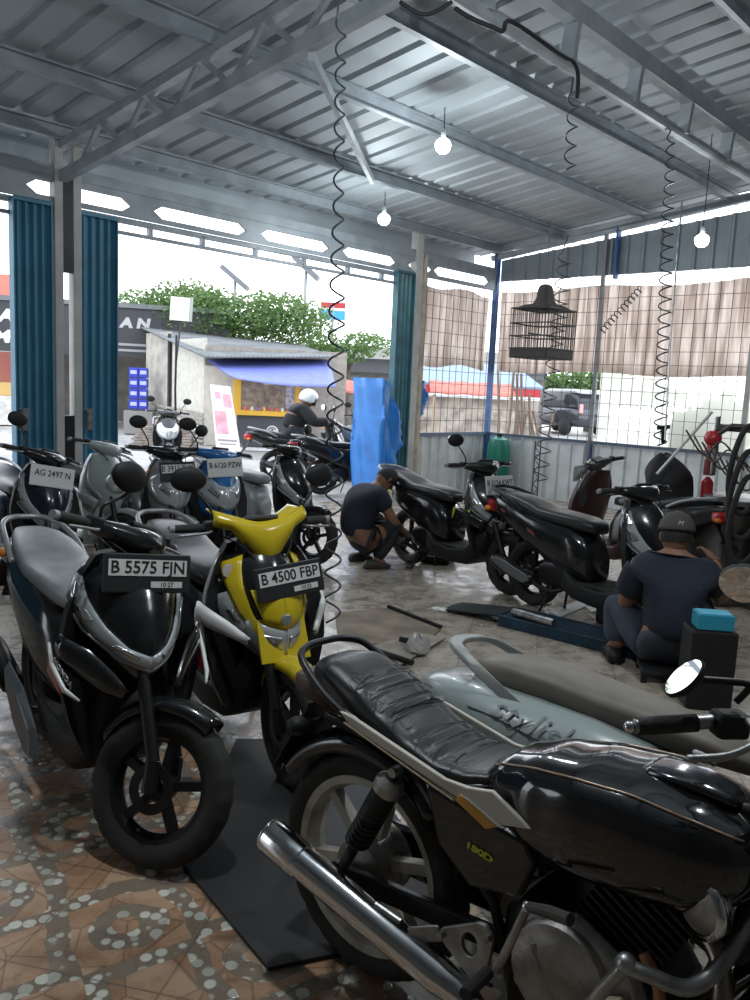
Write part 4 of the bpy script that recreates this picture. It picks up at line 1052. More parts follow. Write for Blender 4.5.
def extra_A(e, T, apt):
    for s in (-1,1):
        M().add([(.99,s*.258,.60),(.90,s*.250,.62),(.87,s*.246,.545),(1.04,s*.252,.525)], [(0,1,2,3)]).obj('red_panel', mat('dark_red_panel', (.28,.02,.03), .3), e, solid=.008)
        M().tube([(.935,s*.262,.665),(.98,s*.262,.605),(1.06,s*.245,.545),(1.12,s*.215,.525)], [.005,.008,.009,.004], 6).obj('white_edge', WHT, e, smooth=True)
    text('wing_lettering', 'HONDA', .032, SILV, e, frame((1.06,-.252,.60),(.80,.25,-.54),(.50,0,.86)), bold=.0006)
    M().loft([[(x, y, z) for x, z in q] for y, q in ((-.195,[(.66,.13),(.60,.24),(.42,.33),(.16,.37),(.20,.26),(.36,.16),(.56,.10)]),(-.225,[(.62,.15),(.57,.23),(.41,.30),(.20,.34),(.24,.27),(.38,.18),(.54,.13)]))]).obj('exhaust_guard', mat('satin_grey_guard', (.13,.14,.145), .35, .4), e, bev=.008)
def extra_Y(e, T, apt): pass
WY = [(1.13,.60),(1.06,.655),(.98,.705),(.90,.71),(.895,.60),(.96,.635),(1.03,.61),(1.12,.575)]
WA = [(1.17,.55),(1.13,.60),(1.06,.665),(.97,.70),(.95,.63),(1.02,.575),(1.10,.53),(1.16,.53)]
POS = {}

def side_text(s_, size, m, parent, bt, x0, z0, ang, name='lettering', e_=.55, **k):
    o = text(name, s_, size, m, parent, Matrix.Identity(4), ext=0, **k)
    tab = sorted([(a[0],a[1],a[2],a[3]) for a in bt]); ca, sa = math.cos(ang), math.sin(ang)
    for v in o.data.vertices:
        X, Z = v.co.x, v.co.y; x, z = x0+X*ca-Z*sa, z0+X*sa+Z*ca
        b = interp(tab, x); zc, hh = (b[0]+b[1])/2, (b[1]-b[0])/2; sn = max(-.97,min(.97,(z-zc)/hh))
        q = abs(sn)**(1/e_); y = b[2]*max(.02,1-q*q)**(e_/2)
        v.co = (x, -(y+.009), z)
    return o
APA = [(.56,1.12,.05,1.05),(.59,1.14,.10,1.0),(.64,1.15,.15,.955),(.70,1.14,.18,.93),(.76,1.11,.192,.91),(.82,1.07,.195,.90),(.875,1.03,.18,.885),(.905,.99,.145,.87),(.925,.95,.11,.865)]
scooter((-1.37,3.33), -53, 3, 'black scooter with plate B 5575 FJN and V-shaped headlamps, nearest at the left', paint=BLK, seatm=SEATG, wing=BLK, wingm=WA, scale=.965, steer=38, lamp='v', apr=APA, ph=.095, pw=.27,
        plate=('B 5575 FJN','10·27',.90,.02,12,-4), mirrors=(0,1), mo=(.05,-.14,-.02), extra=extra_A)
scooter((-.91,3.85), -56, 0, 'yellow scooter with plate B 4500 FBP and a wide yellow handlebar cowl', paint=BLK, cowl_paint=YEL, wing=WHT, wingm=WY, steer=-1, lamp='mio', cowl='wide', shield_edge=SILV,
        plate=('B 4500 FBP','10·23',.815,.035,14,5), mirrors=(1,1), cw=.84, lw=.035, ph=.10, extra=extra_Y)
# scooters being serviced
YST = dict(m=LIME, polys=[[(-.36,.70),(-.30,.745),(-.10,.66),(-.12,.645)],[(-.30,.66),(-.12,.62),(-.10,.635),(-.28,.69)]])
def extra_M1(e, T, apt):
    for s in (-1,1):
        M().add([(1.0,s*.236,.66),(.80,s*.232,.655),(.79,s*.232,.56),(.82,s*.232,.635),(1.0,s*.236,.64)], [(0,1,2,3,4)]).obj('yellow_flash', LIME, e, solid=.005)
scooter((.32,6.88), -53, 0, 'black scooter with lime-yellow flashes on its centre stand beside the crouching mechanic', paint=BLK, wing=BLK, lamp='v', stand='centre', stripe=YST, mirrors=(0,1),
        plate=('B 3124 KWT','09·26',.86,0,12,0), plate_style='light', extra=extra_M1)
def extra_M2(e, T, apt): pass
scooter((1.15,5.68), -54, 0, 'black scooter with a dark red tail stripe on its centre stand, middle of the floor', paint=BLK, lamp='v', stand='centre', mirrors=(0,0),
        stripe=dict(m=mat('dull_red', (.22,.05,.04), .4), polys=[[(-.30,.70),(-.28,.715),(.12,.60),(.14,.57)]]), grab=DKM)
scooter((2.32,6.25), 122, 0, 'dark scooter with a jacket hung over its handlebar, behind the capped mechanic', paint=mat('dark_grey_paint', (.03,.03,.033), .3, coat=.3), lamp='v', stand='centre', mirrors=(0,0), inner=mat('red_black_plastic', (.035,.012,.012), .4),
        plate=('B 6402 TVX','03·28',.90,0,10,-8), plate_style='light', steer=15)
# parked row along the street side
scooter((-3.45,5.65), -42, 4, 'dark scooter with a pale plate holder at the far left edge of the row', paint=BLK, lamp='bar', mirrors=(0,0), plate=(' ','',.87,0,14,-6), plate_style='light', steer=20)
scooter((-2.80,6.05), -50, 4, 'black scooter with a white plate reading AG 2497 before the left shutters', paint=mat('blue_black_paint', (.012,.014,.03), .2, coat=.4), cowl_paint=BLK, lamp='v', mirrors=(0,1), plate=('AG 2497 N','',.87,0,12,-7), plate_style='light', steer=25, rim=SILV)
scooter((-2.74,6.88), -44, 3, 'grey-green scooter with a silver front panel just right of the shutters', paint=GRYP, lamp='round', mirrors=(0,0), steer=22, wing=SILV, inner=GRYP)
scooter((-2.12,6.80), -52, 3, 'black and silver scooter with a small dark plate and tall mirrors beside the shutter edge', paint=SILV, cowl_paint=BLK, lamp='big', mirrors=(1,1), plate=('B 3911 SUK','',.86,0,12,4), steer=10)
scooter((-1.71,6.87), -55, 2, 'blue scooter with round mirror behind the yellow cowl', paint=BLUEP, cowl_paint=BLUEP, lamp='big', mirrors=(0,1), plate=('B 6120 PZW','',.90,0,12,3), plate_style='light', steer=10)
scooter((-1.42,7.36), -38, 3, 'silver-grey scooter seen side on with dark leg shield, last of the indoor row', paint=BLK, side=mat('pale_grey_paint', (.34,.37,.37), .28, coat=.3), seatm=SEATG, lamp='v', mirrors=(1,0), steer=10)
# round-bodied scooter behind the foreground motorcycle
BTS = [(.50,.30,.48,.11),(.42,.30,.60,.19),(.30,.32,.685,.255),(.14,.36,.72,.285),(-.02,.41,.735,.285),(-.18,.48,.74,.25),(-.29,.55,.735,.19),(-.38,.61,.72,.12),(-.44,.645,.70,.05)]
STS = [(.56,.64,.67,.05),(.53,.64,.70,.09),(.42,.65,.735,.12),(.28,.67,.765,.135),(.12,.69,.79,.138),(.0,.71,.81,.135),(-.12,.72,.815,.12),(-.22,.73,.80,.09),(-.27,.745,.78,.06)]
def extra_S(e, T, apt):
    SC = mat('script_grey', (.12,.14,.145), .4)
    side_text('stylish', .068, SC, e, BTS, .0, .690, rad(-9), shear=.35, sx=1.5)
    side_text('S', .05, mat('badge_pale', (.50,.52,.52), .3), e, BTS, -.30, .67, rad(-10))
    pts = []
    for i in range(24):
        x = lerp(-.20,.40,i/23); z = .69-.02*(i/23)-.20*(i/23)**2.2
        b = interp(sorted(BTS), x); zc, hh = (b[0]+b[1])/2, (b[1]-b[0])/2; q = abs(min(.97,max(-.97,(z-zc)/hh)))**(1/.55); y = b[2]*(1-q*q)**.275
        pts.append((x, -(y+.002), z))
    M().tube(pts, .0022, 5).obj('pinstripe', SC, e, smooth=True)
    M().loft([[(x+dx, y, z+dz) for dx, dz in ((-.022,-.008),(.022,-.008),(.022,.010),(-.022,.010))] for x, y, z in spline([(-.05,-.19,.70),(-.16,-.18,.76),(-.28,-.13,.815),(-.33,-.05,.825),(-.33,.05,.825),(-.28,.13,.815),(-.16,.18,.76),(-.05,.19,.70)],5)]).obj('grab_rail', mat('grey_grab_rail', (.30,.31,.30), .45), e, smooth='auto', bev=.004)
scooter((.50,2.12), -30, 7, 'grey round-bodied scooter with a dusty brown seat and flowing side script behind the black motorcycle', paint=GRYP, side=GRYP, seatm=mat('dusty_seat', (.15,.13,.11), .55, var=.25, vscale=5), lamp='round', mirrors=(0,1), mo=(-.30,-.07,-.02), mrot=112, body=BTS, seat_tab=STS, grab=None, tail=False, steer=-28, extra=extra_S, wing=GRYP)
# ================================================================ foreground motorcycle (rear axle at x = 0, right side is -y)
def motorcycle(pos, yaw, lean, label):
    e = empty('motorcycle', (pos[0],pos[1],0), rad(yaw), label, 'motorcycle', lean=rad(lean))
    T = Matrix.Translation((1.12,0,.30)) @ Matrix.Rotation(rad(-3),4,V(-.43,0,.9)) @ Matrix.Translation((-1.12,0,-.30))
    I = None
    # wheels
    def mwheel(Tm, cx, name, rimm, R=.292, rimR=.222, w=.095):
        wheel(Tm, (cx,R), R, w, rimR, e, rimm, name, spokes=6, disc=False, twin=False, n=56, rimw=.72)
    mwheel(I, 0, 'rear_wheel', WHP); mwheel(T, 1.16, 'front_wheel', WHP, w=.085)
    # rear drum hub and sprocket
    M().lathe([(0,-.075),(.035,-.075),(.07,-.06),(.075,-.035),(.075,.035),(.09,.04),(.09,.05),(0,.06)], c=(0,0,.292), n=36).obj('drum_hub', ALU, e, smooth='auto')
    M().beam((0,-.085,.30),(.06,-.085,.22),.012,.02).obj('brake_arm', STL, e)
    M().tube([(.06,-.09,.22),(.30,-.12,.235),(.45,-.13,.26)], .005, 6).obj('brake_rod', STL, e)
    # swing arm
    mb = M()
    for s in (-1,1): mb.beam((-.04,s*.105,.292),(.46,s*.085,.335),.022,.05)
    mb.obj('swing_arm', DKM, e, bev=.004)
    M().tube([(0,-.125,.292),(0,.125,.292)], .010, 10).obj('axle', CHR, e); M().lathe([(0,-.012),(.018,-.01),(.018,.008),(0,.01)], c=(0,-.128,.292), n=6).obj('axle_nut', STL, e)
    # twin shocks with dark shrouds
    for s in (-1,1):
        a, b = V(.02,s*.13,.345), V(.155,s*.125,.625); d = (b-a).normalized()
        mb = M(); mb.tube([a-d*.01, a+d*.06], .014, 10); mb.tube([a+d*.05, b-d*.02], .012, 10)
        pts = []; L_ = (b-a).length
        q = d.orthogonal().normalized(); r = d.cross(q)
        for i in range(145):
            f = i/144; an = 2*PI*12*f; pts.append(a+d*(.07+(L_-.12)*f)+(q*math.cos(an)+r*math.sin(an))*.027)
        mb.tube(pts, .0065, 6)
        sh = mb.obj('shock_absorber', BLKP, e, smooth=True)
        M().tube([a+d*(L_-.15), a+d*(L_-.055)], [.030,.033], 18).obj('shroud', BLKP, sh, smooth='auto')
        M().tube([a+d*(L_-.06), a+d*(L_-.038), a+d*(L_-.02)], [.036,.036,.022], 18).obj('top_cap', ALU, sh, smooth='auto')
        M().lathe([(0,-.02),(.012,-.02),(.014,0),(.014,.02)], c=tuple(b), n=6).obj('top_nut', STL, sh)
    # rear fender
    rows = []
    for i in range(25):
        a = rad(45+105*i/24); R_ = .325+.02*(i/24)
        rows.append([(R_*d*math.cos(a), y, .292+R_*d*math.sin(a)) for y, d in ((-.07,.86),(-.072,.95),(-.055,1.0),(0,1.02),(.055,1.0),(.072,.95),(.07,.86))])
    M().grid(rows).obj('rear_fender', BLK, e, smooth=True, solid=.004)
    # tail section with lamp
    M().loft([sring(x,z0,z1,hw,.5) for x,z0,z1,hw in ((.10,.66,.735,.11),(-.02,.665,.74,.10),(-.12,.68,.745,.075),(-.19,.69,.745,.06))]).obj('tail_cowl', BLK, e, smooth=True)
    tl = M().loft([sring(x,z0,z1,hw,.45) for x,z0,z1,hw in ((-.15,.655,.735,.055),(-.225,.665,.74,.060),(-.265,.675,.735,.055))]).obj('tail_lamp_housing', mat('lamp_bracket', (.10,.07,.06), .5), e, smooth=True)
    M().loft([sring(x,z0,z1,hw,.45) for x,z0,z1,hw in ((-.262,.68,.732,.053),(-.275,.684,.728,.048))]).obj('red_lens', REDL, tl, smooth=True)
    M().add([(-.19,-.08,.67),(-.19,.08,.67),(-.30,.09,.47),(-.30,-.09,.47)], [(0,1,2,3)]).obj('plate_bracket', BLKP, e, solid=.006)
    for s in (-1,1):
        M().tube([(-.13,s*.06,.65),(-.14,s*.13,.645)], .008, 8).obj('indicator_stalk', DKM, e)
        M().ell((-.145,s*.155,.645),(.028,.03,.024)).obj('rear_indicator', BLKP, e, smooth=True)
    # seat : lofted and quilted
    st = [(-.195,.720,.750,.03),(-.185,.705,.780,.070),(-.165,.695,.800,.09),(-.11,.690,.808,.110),(0,.670,.782,.120),(.08,.655,.740,.122),(.17,.635,.700,.120),(.25,.625,.680,.120),(.32,.630,.680,.114),(.37,.645,.688,.100),(.405,.66,.686,.075),(.415,.67,.68,.05)]
    rings = []; n = 190
    for i in range(n+1):
        x = st[0][0]+(st[-1][0]-st[0][0])*i/n; z0, z1, hw = interp(st, x)
        ring = sring(x, z0, z1, hw, .58, 72)
        q = 0
        if -.02 < x < .13 or .16 < x < .30:
            q = .005*math.exp(-((((x+.02) % .036)-.018)/.0045)**2)
        out = []
        for (px, py, pz) in ring:
            g = 0
            if pz > (z0+z1)/2 and abs(py) < hw*.8:
                g = q
                g = max(g, .004*math.exp(-(min(abs(abs(py)-.03), abs(abs(py)-.075))/.005)**2) if (-.04 < x < .14 or .15 < x < .31) else 0)
            out.append((px, py, pz-g))
        rings.append(out)
    so = M().loft(rings).obj('seat', SEATM, e, smooth=True)
    for s in (-1,1):
        pts = []
        for i in range(30):
            x = -.17+.575*i/29; z0, z1, hw = interp(st, x); pts.append((x, s*hw*.985, z0+(z1-z0)*.34))
        M().tube(pts, .004, 6).obj('piping', mat('seat_piping', (.25,.26,.27), .35, .3), so, smooth=True)
        mb = M()
        for x0 in (-.02,.04,.10,.17,.22,.27):
            z0, z1, hw = interp(st, x0); pts = []
            for k in range(9):
                a = rad(86-60*k/8) ; y = s*hw*math.cos(a)**.58; z = (z0+z1)/2+(z1-z0)/2*math.sin(a)**.58
                pts.append((x0+.02*(k/8), y*1.003, z+.001))
            mb.tube(pts, .0011, 5)
        mb.obj('stitching', mat('stitch_grey', (.07,.073,.075), .6), so)
    M().tube(spline([(.02,-.135,.70),(-.08,-.14,.745),(-.18,-.12,.80),(-.215,-.07,.815),(-.22,0,.818),(-.215,.07,.815),(-.18,.12,.80),(-.08,.14,.745),(.02,.135,.70)],6), .010, 10).obj('grab_rail', DKM, e, smooth=True)
    # side trim: white strip with orange block, black side cover
    def side(name, pts, y, m, th=.012, bev=.003, s=-1, bulge=0):
        rows = M().prism(pts, s*y-th/2, s*y+th/2); return rows.obj(name, m, e, bev=bev)
    GW = mat('aged_white_panel', (.50,.47,.41), .5, var=.1)
    for s in (-1,1):
        side('white_strip', [(-.02,.722),(.03,.717),(.30,.665),(.36,.668),(.42,.682),(.515,.638),(.44,.618),(.36,.632),(.02,.695)], .142, GW, s=s)
        side('orange_flash', [(.335,.632),(.345,.650),(.37,.644),(.445,.616),(.415,.599)], .146, ORG, s=s)
        side('grey_flash', [(.352,.650),(.372,.646),(.455,.618),(.444,.617)], .148, mat('flash_grey', (.28,.26,.23), .5), s=s, th=.014)
        side('chrome_strip', [(.0,.700),(.0,.695),(.33,.625),(.33,.630)], .144, mat('dull_gold', (.30,.24,.13), .5), s=s)
        side('side_cover', [(.24,.635),(.36,.62),(.50,.605),(.53,.57),(.50,.48),(.38,.45),(.29,.51)], .125, BLK, th=.03, bev=.01, s=s)
    text('model_number', '180D', .019, LIME, e, frame((.40,-.1425,.540),(.97,0,-.12),(.10,0,1)), sx=1.6, bold=.0008)
    # frame tubes
    mb = M()
    for s in (-1,1):
        mb.tube([(-.10,s*.10,.67),(.15,s*.105,.665),(.45,s*.09,.63)], .013, 8); mb.tube([(.15,s*.105,.66),(.42,s*.10,.42),(.46,s*.09,.30)], .012, 8)
    mb.tube([(.95,0,.80),(.88,0,.55),(.82,0,.35),(.70,0,.22)], .018, 10); mb.tube([(.45,0,.66),(.95,0,.78)], .02, 10)
    mb.obj('frame_tube', DKM, e, smooth=True)
    # tank
    tk = [(.345,.640,.672,.05),(.36,.60,.700,.085),(.41,.565,.735,.115),(.50,.55,.765,.142),(.60,.55,.783,.158),(.70,.56,.792,.162),(.80,.57,.782,.152),(.88,.61,.762,.12),(.925,.65,.74,.07)]
    rings = []
    for i in range(33):
        x = tk[0][0]+(tk[-1][0]-tk[0][0])*i/32; z0, z1, hw = interp(tk, x); rings.append(sring(x, z0, z1, hw, .62, 32))
    to = M().loft(rings).obj('fuel_tank', mat('glossy_black_tank', (.008,.008,.009), .10, coat=.6), e, smooth=True)
    M().loft([sring(x,z0,z1,hw,.6,20) for x,z0,z1,hw in ((.68,.78,.792,.035),(.70,.78,.802,.05),(.78,.78,.806,.052),(.84,.77,.796,.04),(.86,.765,.785,.02))]).obj('filler_lid', CHR if 0 else mat('smoked_chrome', (.10,.10,.11), .15, .9), to, smooth=True)
    for s in (-1,1):
        pts = []
        for i in range(22):
            x = lerp(.40,.89,i/21); z0, z1, hw = interp(tk, x); a = rad(48); pts.append((x, s*(hw*math.cos(a)**.62+.001), (z0+z1)/2+(z1-z0)/2*math.sin(a)**.62+.001))
        M().tube(pts, .0025, 5).obj('pinstripe', mat('tan_pinstripe', (.35,.25,.18), .3, .4), to, smooth=True)
    # engine
    M().loft([sring(x,z0,z1,hw,.35,24) for x,z0,z1,hw in ((.44,.26,.42,.08),(.48,.20,.46,.115),(.62,.18,.47,.125),(.74,.20,.45,.115),(.80,.26,.40,.08))]).obj('crankcase', DKM, e, smooth='auto')
    M().lathe([(0,-.165),(.055,-.163),(.075,-.155),(.10,-.15),(.108,-.135),(.11,-.11)], c=(.60,0,.37), n=40).obj('clutch_cover', ALU, e, smooth='auto')
    M().loft([[(x,y,z) for x, z in q] for y, q in ((-.11,[(.49,.28),(.50,.46),(.62,.50),(.75,.44),(.80,.33),(.72,.24)]),(-.135,[(.50,.30),(.52,.45),(.62,.485),(.74,.43),(.78,.33),(.71,.26)]))]).obj('crankcase_cover', ALU, e, bev=.008)
    mb = M()
    for k in range(3): mb.tube([(.55+.05*k,-.158,.42-.012*k),(.62+.05*k,-.158,.31-.01*k)], .007, 8)
    mb.obj('cover_ribs', ALU, e)
    mb = M(); a, b = V(.66,0,.42), V(.76,0,.60); d = (b-a).normalized(); u_ = V(d.z,0,-d.x)
    for k in range(9):
        c_ = a+d*(.045+.018*k); mb.beam(c_-u_*.085, c_+u_*.085, .19, .006, up=tuple(d))
    mb.beam(a, b, .10, .10, up=(0,1,0)); mb.obj('finned_cylinder', mat('engine_black', (.022,.022,.022), .5, .4), e)
    M().loft([[(x,y,z) for x, z in ((.70,.60),(.78,.575),(.80,.62),(.74,.645))] for y in (-.07,.07)]).obj('cylinder_head', ALU, e, bev=.008)
    M().tube([(.56,0,.56),(.64,0,.54)], .035, 16).obj('carburettor', ALU, e, smooth='auto')
    # exhaust: header, long chrome silencer
    ex = M().tube(spline([(.79,-.04,.55),(.87,-.08,.52),(.89,-.12,.42),(.83,-.13,.27),(.70,-.14,.19),(.52,-.155,.20),(.40,-.165,.235)],6), .018, 14).obj('exhaust_header', mat('heat_stained_steel', (.28,.24,.20), .3, .9, var=.2), e, smooth=True)
    a, b = V(.42,-.168,.232), V(-.205,-.172,.338); d = b-a
    M().tube([a-d*.04, a, a+d*.10, a+d*.12, a+d*.70, a+d*.80, a+d*.805, a+d*.985, b], [.020,.030,.036,.039,.041,.041,.044,.045,.041], 28, cap=False).obj('silencer', CHR, e, smooth='auto')
    q = d.normalized()
    M().tube([b, b-q*.05], [.040,.030], 24).obj('silencer_mouth', mat('soot', (.03,.026,.022), .7), e, smooth=True)
    M().tube([b-q*.006, b+q*.004], [.043,.043], 28, cap=False).obj('end_ring', CHR, e, smooth=True, solid=.003)
    M().beam(a+d*.26+V(0,0,.035), a+d*.20+V(.03,.02,.07), .01, .035).obj('silencer_bracket', STL, e, bev=.003)
    M().tube([a+d*.42+V(0,-.002,.044), a+d*.30+V(0,-.002,.050)], .007, 8).obj('bracket_stay', STL, e)
    # foot-peg hanger (triangular plate with a hole)
    def plate_hole(pts, hc, hr, y0, y1):
        mb = M(); N = 24; ring = []
        cx, cz = hc
        for k in range(N):
            an = 2*PI*k/N; dx, dz = math.cos(an), math.sin(an); best = 1e9
            for (x1,z1),(x2,z2) in zip(pts, pts[1:]+pts[:1]):
                den = dx*(z2-z1)-dz*(x2-x1)
                if abs(den) < 1e-9: continue
                t = ((x1-cx)*(z2-z1)-(z1-cz)*(x2-x1))/den; s_ = ((x1-cx)*dz-(z1-cz)*dx)/den
                if t > 0 and -1e-6 <= s_ <= 1+1e-6: best = min(best, t)
            ring.append((cx+dx*best, cz+dz*best))
        vs = []
        for y in (y0,y1):
            for k in range(N): vs.append((ring[k][0], y, ring[k][1]))
            for k in range(N): an = 2*PI*k/N; vs.append((cx+hr[0]*math.cos(an), y, cz+hr[1]*math.sin(an)))
        fs = []
        for k in range(N):
            j = (k+1) % N
            fs += [(k,j,N+j,N+k),(2*N+k,3*N+k,3*N+j,2*N+j),(k,2*N+k,2*N+j,j),(N+k,N+j,3*N+j,3*N+k)]
        return mb.add(vs, fs)
    plate_hole([(.30,.325),(.325,.335),(.42,.395),(.44,.395),(.455,.37),(.445,.27),(.42,.255)], (.40,.335), (.020,.026), -.150,-.138).obj('peg_hanger', ALU, e, bev=.002)
    for x, z in ((.445,.375),(.43,.275),(.33,.325)): M().lathe([(0,-.012),(.009,-.01),(.009,.004)], c=(x,-.152,z), n=6).obj('hanger_bolt', STL, e)
    M().tube([(.45,-.15,.30),(.455,-.24,.30)], .014, 10).obj('foot_peg', RUB, e)
    # kick starter
    M().tube(spline([(.48,-.165,.34),(.50,-.20,.36),(.53,-.21,.44),(.555,-.205,.52)],5), .009, 10).obj('kick_lever', STL, e, smooth=True)
    M().tube([(.555,-.205,.52),(.61,-.225,.545),(.66,-.24,.56)], [.010,.012,.012], 10).obj('kick_pedal', mat('worn_rubber', (.05,.045,.04), .6), e, smooth='auto')
    M().ell((.555,-.205,.52),(.012,.012,.012)).obj('kick_joint', CHR, e, smooth=True)
    # horn and crash bar
    h = M(Matrix.Translation((.845,-.10,.615)) @ Matrix.Rotation(rad(-25),4,'Z')).lathe([(0,-.03),(.02,-.028),(.045,-.02),(.052,-.005),(.05,.01),(.03,.02),(0,.02)], n=28).obj('horn', ALU, e, smooth='auto')
    M(Matrix.Translation((.845,-.10,.615)) @ Matrix.Rotation(rad(-25),4,'Z')).lathe([(.046,-.024),(.056,-.02),(.056,0),(.046,.004)], n=28).obj('horn_rim', CHR, h, smooth=True)
    M().beam((.84,-.09,.66),(.86,-.02,.72),.008,.03).obj('horn_bracket', STL, e)
    mb = M(); mb.tube(spline([(.60,-.20,.17),(.70,-.23,.40),(.765,-.235,.525)],5), .013, 12); mb.tube(spline([(.765,-.235,.525),(.80,-.22,.52),(.855,-.18,.505),(.885,-.12,.53),(.91,-.05,.60)],5), .014, 12)
    mb.ell((.765,-.235,.53),(.018,.018,.018)); mb.obj('crash_bar', STL, e, smooth=True)
    M().beam((.72,-.16,.40),(.74,-.16,.36),.02,.035).obj('clamp', mat('brass_clamp', (.45,.36,.25), .5, .5), e, bev=.006)
    M().tube(spline([(.76,-.14,.50),(.80,-.15,.44),(.78,-.15,.32),(.74,-.14,.22)],5), .011, 8).obj('copper_pipe', mat('rusty_pipe', (.32,.14,.07), .5, .4), e, smooth=True)
    # fork, front fender, lamp
    mb = M(T)
    for s in (-1,1): mb.tube([(1.16,s*.085,.29),(1.10,s*.085,.45)], .024, 12); mb.tube([(1.10,s*.085,.45),(.955,s*.085,.86)], .016, 12)
    mb.beam((.985,-.10,.80),(.985,.10,.80),.05,.03); mb.beam((.955,-.10,.87),(.955,.10,.87),.05,.03); mb.tube([(1.16,-.10,.292),(1.16,.10,.292)], .01, 8)
    mb.obj('fork', DKM, e, smooth='auto')
    rows = [[(1.16+.325*d*math.cos(a), y, .292+.325*d*math.sin(a)) for y, d in ((-.055,.93),(-.04,1),(0,1.015),(.04,1),(.055,.93))] for a in [rad(25+130*i/16) for i in range(17)]]
    M(T).grid(rows).obj('front_fender', BLK, e, smooth=True, solid=.004)
    M(T @ Matrix.Translation((1.06,0,.80))).lathe([(0,-.06),(.05,-.05),(.085,0),(.09,.05),(.08,.06),(0,.075)], axis='x', n=28).obj('headlamp', LENS, e, smooth=True)
    for s in (-1,1): M(T @ Matrix.Translation((.99,s*.05,.90)) @ Matrix.Rotation(rad(-30),4,'Y')).lathe([(0,-.03),(.035,-.03),(.042,.01),(.038,.016),(0,.016)], axis='z', n=24).obj('dial', BLKP, e, smooth='auto')
    # handlebar, grips, levers, mirrors
    M(T).tube(spline([(.775,-.30,.975),(.84,-.235,.985),(.90,-.15,.985),(.945,-.09,.95),(.955,0,.92),(.945,.09,.95),(.90,.15,.985),(.84,.235,.985),(.775,.30,.975)],6), .0115, 10).obj('handlebar', STL, e, smooth=True)
    for s in (-1,1):
        g = M(T).tube([(.845,s*.228,.985),(.778,s*.296,.975)], .0145, 14).obj('handle_grip', RUB, e, smooth='auto')
        M(T).ell((.770,s*.305,.973),(.010,.010,.010)).obj('grip_end', CHR, g, smooth=True)
        M(T).box((.882,s*.19,.985),(.055,.045,.042), Matrix.Rotation(rad(-s*50),3,'Z')).obj('switch_box', BLKP, e, bev=.01)
        M(T).tube(spline([(.91,s*.19,1.0),(.94,s*.23,.99),(.92,s*.29,.975),(.88,s*.34,.97)],4), .006, 8).obj('lever', STL, e, smooth=True)
        st_ = M(T).tube(spline([(.885,s*.18,1.02),(.90,s*.17,1.05),(.87,s*.18,1.05),(.835,s*.21,1.05)],5), .006, 8).obj('mirror_stem', DKM, e, smooth=True)
        nn = V(-.62,-.40,.665).normalized() if s < 0 else V(-.95,.1,.2).normalized()
        Rm = Matrix.Translation((.82,s*.235,1.055)) @ (-nn).to_track_quat('X','Z').to_matrix().to_4x4() @ Matrix.Diagonal((.7,.78,.66,1))
        M(T @ Rm).lathe([(.058,-.004),(.060,.006),(.04,.022),(0,.026)], axis='x', n=32).obj('mirror_shell', BLKP, st_, smooth=True)
        M(T @ Rm).lathe([(0,-.003),(.055,-.003),(.058,.003)], axis='x', n=32).obj('mirror_glass', MIR, st_)
    M().tube(spline([(.86,-.12,.90),(.82,-.08,.87),(.78,-.05,.86),(.80,0,.83)],5), .006, 6).obj('clutch_cable', SILV, e, smooth=True)
    # chain case and side stand
    M().prism([(-.09,.30),(-.06,.36),(.45,.40),(.48,.33),(.42,.27),(-.05,.23)], .075, .10).obj('chain_case', BLK, e, bev=.01)
    M().tube([(.50,.11,.22),(.46,.20,.10),(.44,.25,.012)], .012, 8).obj('side_stand', STL, e)
    return e
motorcycle((.03,1.95), -41, 2, 'black motorcycle with quilted seat, chrome silencer and white rear wheel, nearest at the right')
# ================================================================ people
def skin_mesh(nodes, edges, root=0, sub=2):
    me = bpy.data.meshes.new('sk'); me.from_pydata([n[0] for n in nodes], edges, []); me.update()
    o = bpy.data.objects.new('sk', me); col.objects.link(o)
    o.modifiers.new('k','SKIN'); 
    for i, v in enumerate(me.skin_vertices[0].data):
        r = nodes[i][1]; v.radius = r if isinstance(r, tuple) else (r, r); v.use_root = (i == root)
    s = o.modifiers.new('s','SUBSURF'); s.levels = sub
    bpy.context.view_layer.update()
    ev = o.evaluated_get(bpy.context.evaluated_depsgraph_get()); m2 = bpy.data.meshes.new_from_object(ev)
    vs = [tuple(v.co) for v in m2.vertices]; fs = [tuple(p.vertices) for p in m2.polygons]
    bpy.data.objects.remove(o); bpy.data.meshes.remove(me); bpy.data.meshes.remove(m2)
    return vs, fs
def hand(mb, w, d, nrm, side=1, curl=.5, s=1.0):
    # w wrist, d direction of palm, nrm palm normal (towards the palm side)
    d = V(*d).normalized(); nrm = V(*nrm); nrm = (nrm-d*nrm.dot(d)).normalized(); t = d.cross(nrm)*side; w = V(*w)
    R_ = Matrix((d, t, nrm)).transposed()
    mb.ell(w+d*.045*s, (.052*s,.040*s,.016*s), rot=R_)
    for k, (off, L) in enumerate(((-.030,.060),(-.010,.072),(.011,.078),(.031,.070))):
        b = w+d*.085*s+t*off*s; p1 = b+(d*math.cos(curl*.5)+nrm*math.sin(curl*.5))*L*.45*s; p2 = p1+(d*math.cos(curl*1.6)+nrm*math.sin(curl*1.6))*L*.33*s; p3 = p2+(d*math.cos(curl*2.4)+nrm*math.sin(curl*2.4))*L*.25*s
        mb.tube([b-d*.02*s,b,p1,p2,p3], [.009*s,.009*s,.0085*s,.0078*s,.0055*s], 8)
    b = w+d*.02*s+t*.034*s; mb.tube([b-t*.01, b+(t*.8+d*.7)*.03*s, b+(t*.75+d*1.1)*.055*s+nrm*.01], [.012*s,.010*s,.006*s], 8)
SKIN = mat('brown_skin', (.25,.13,.08), .55, var=.08)
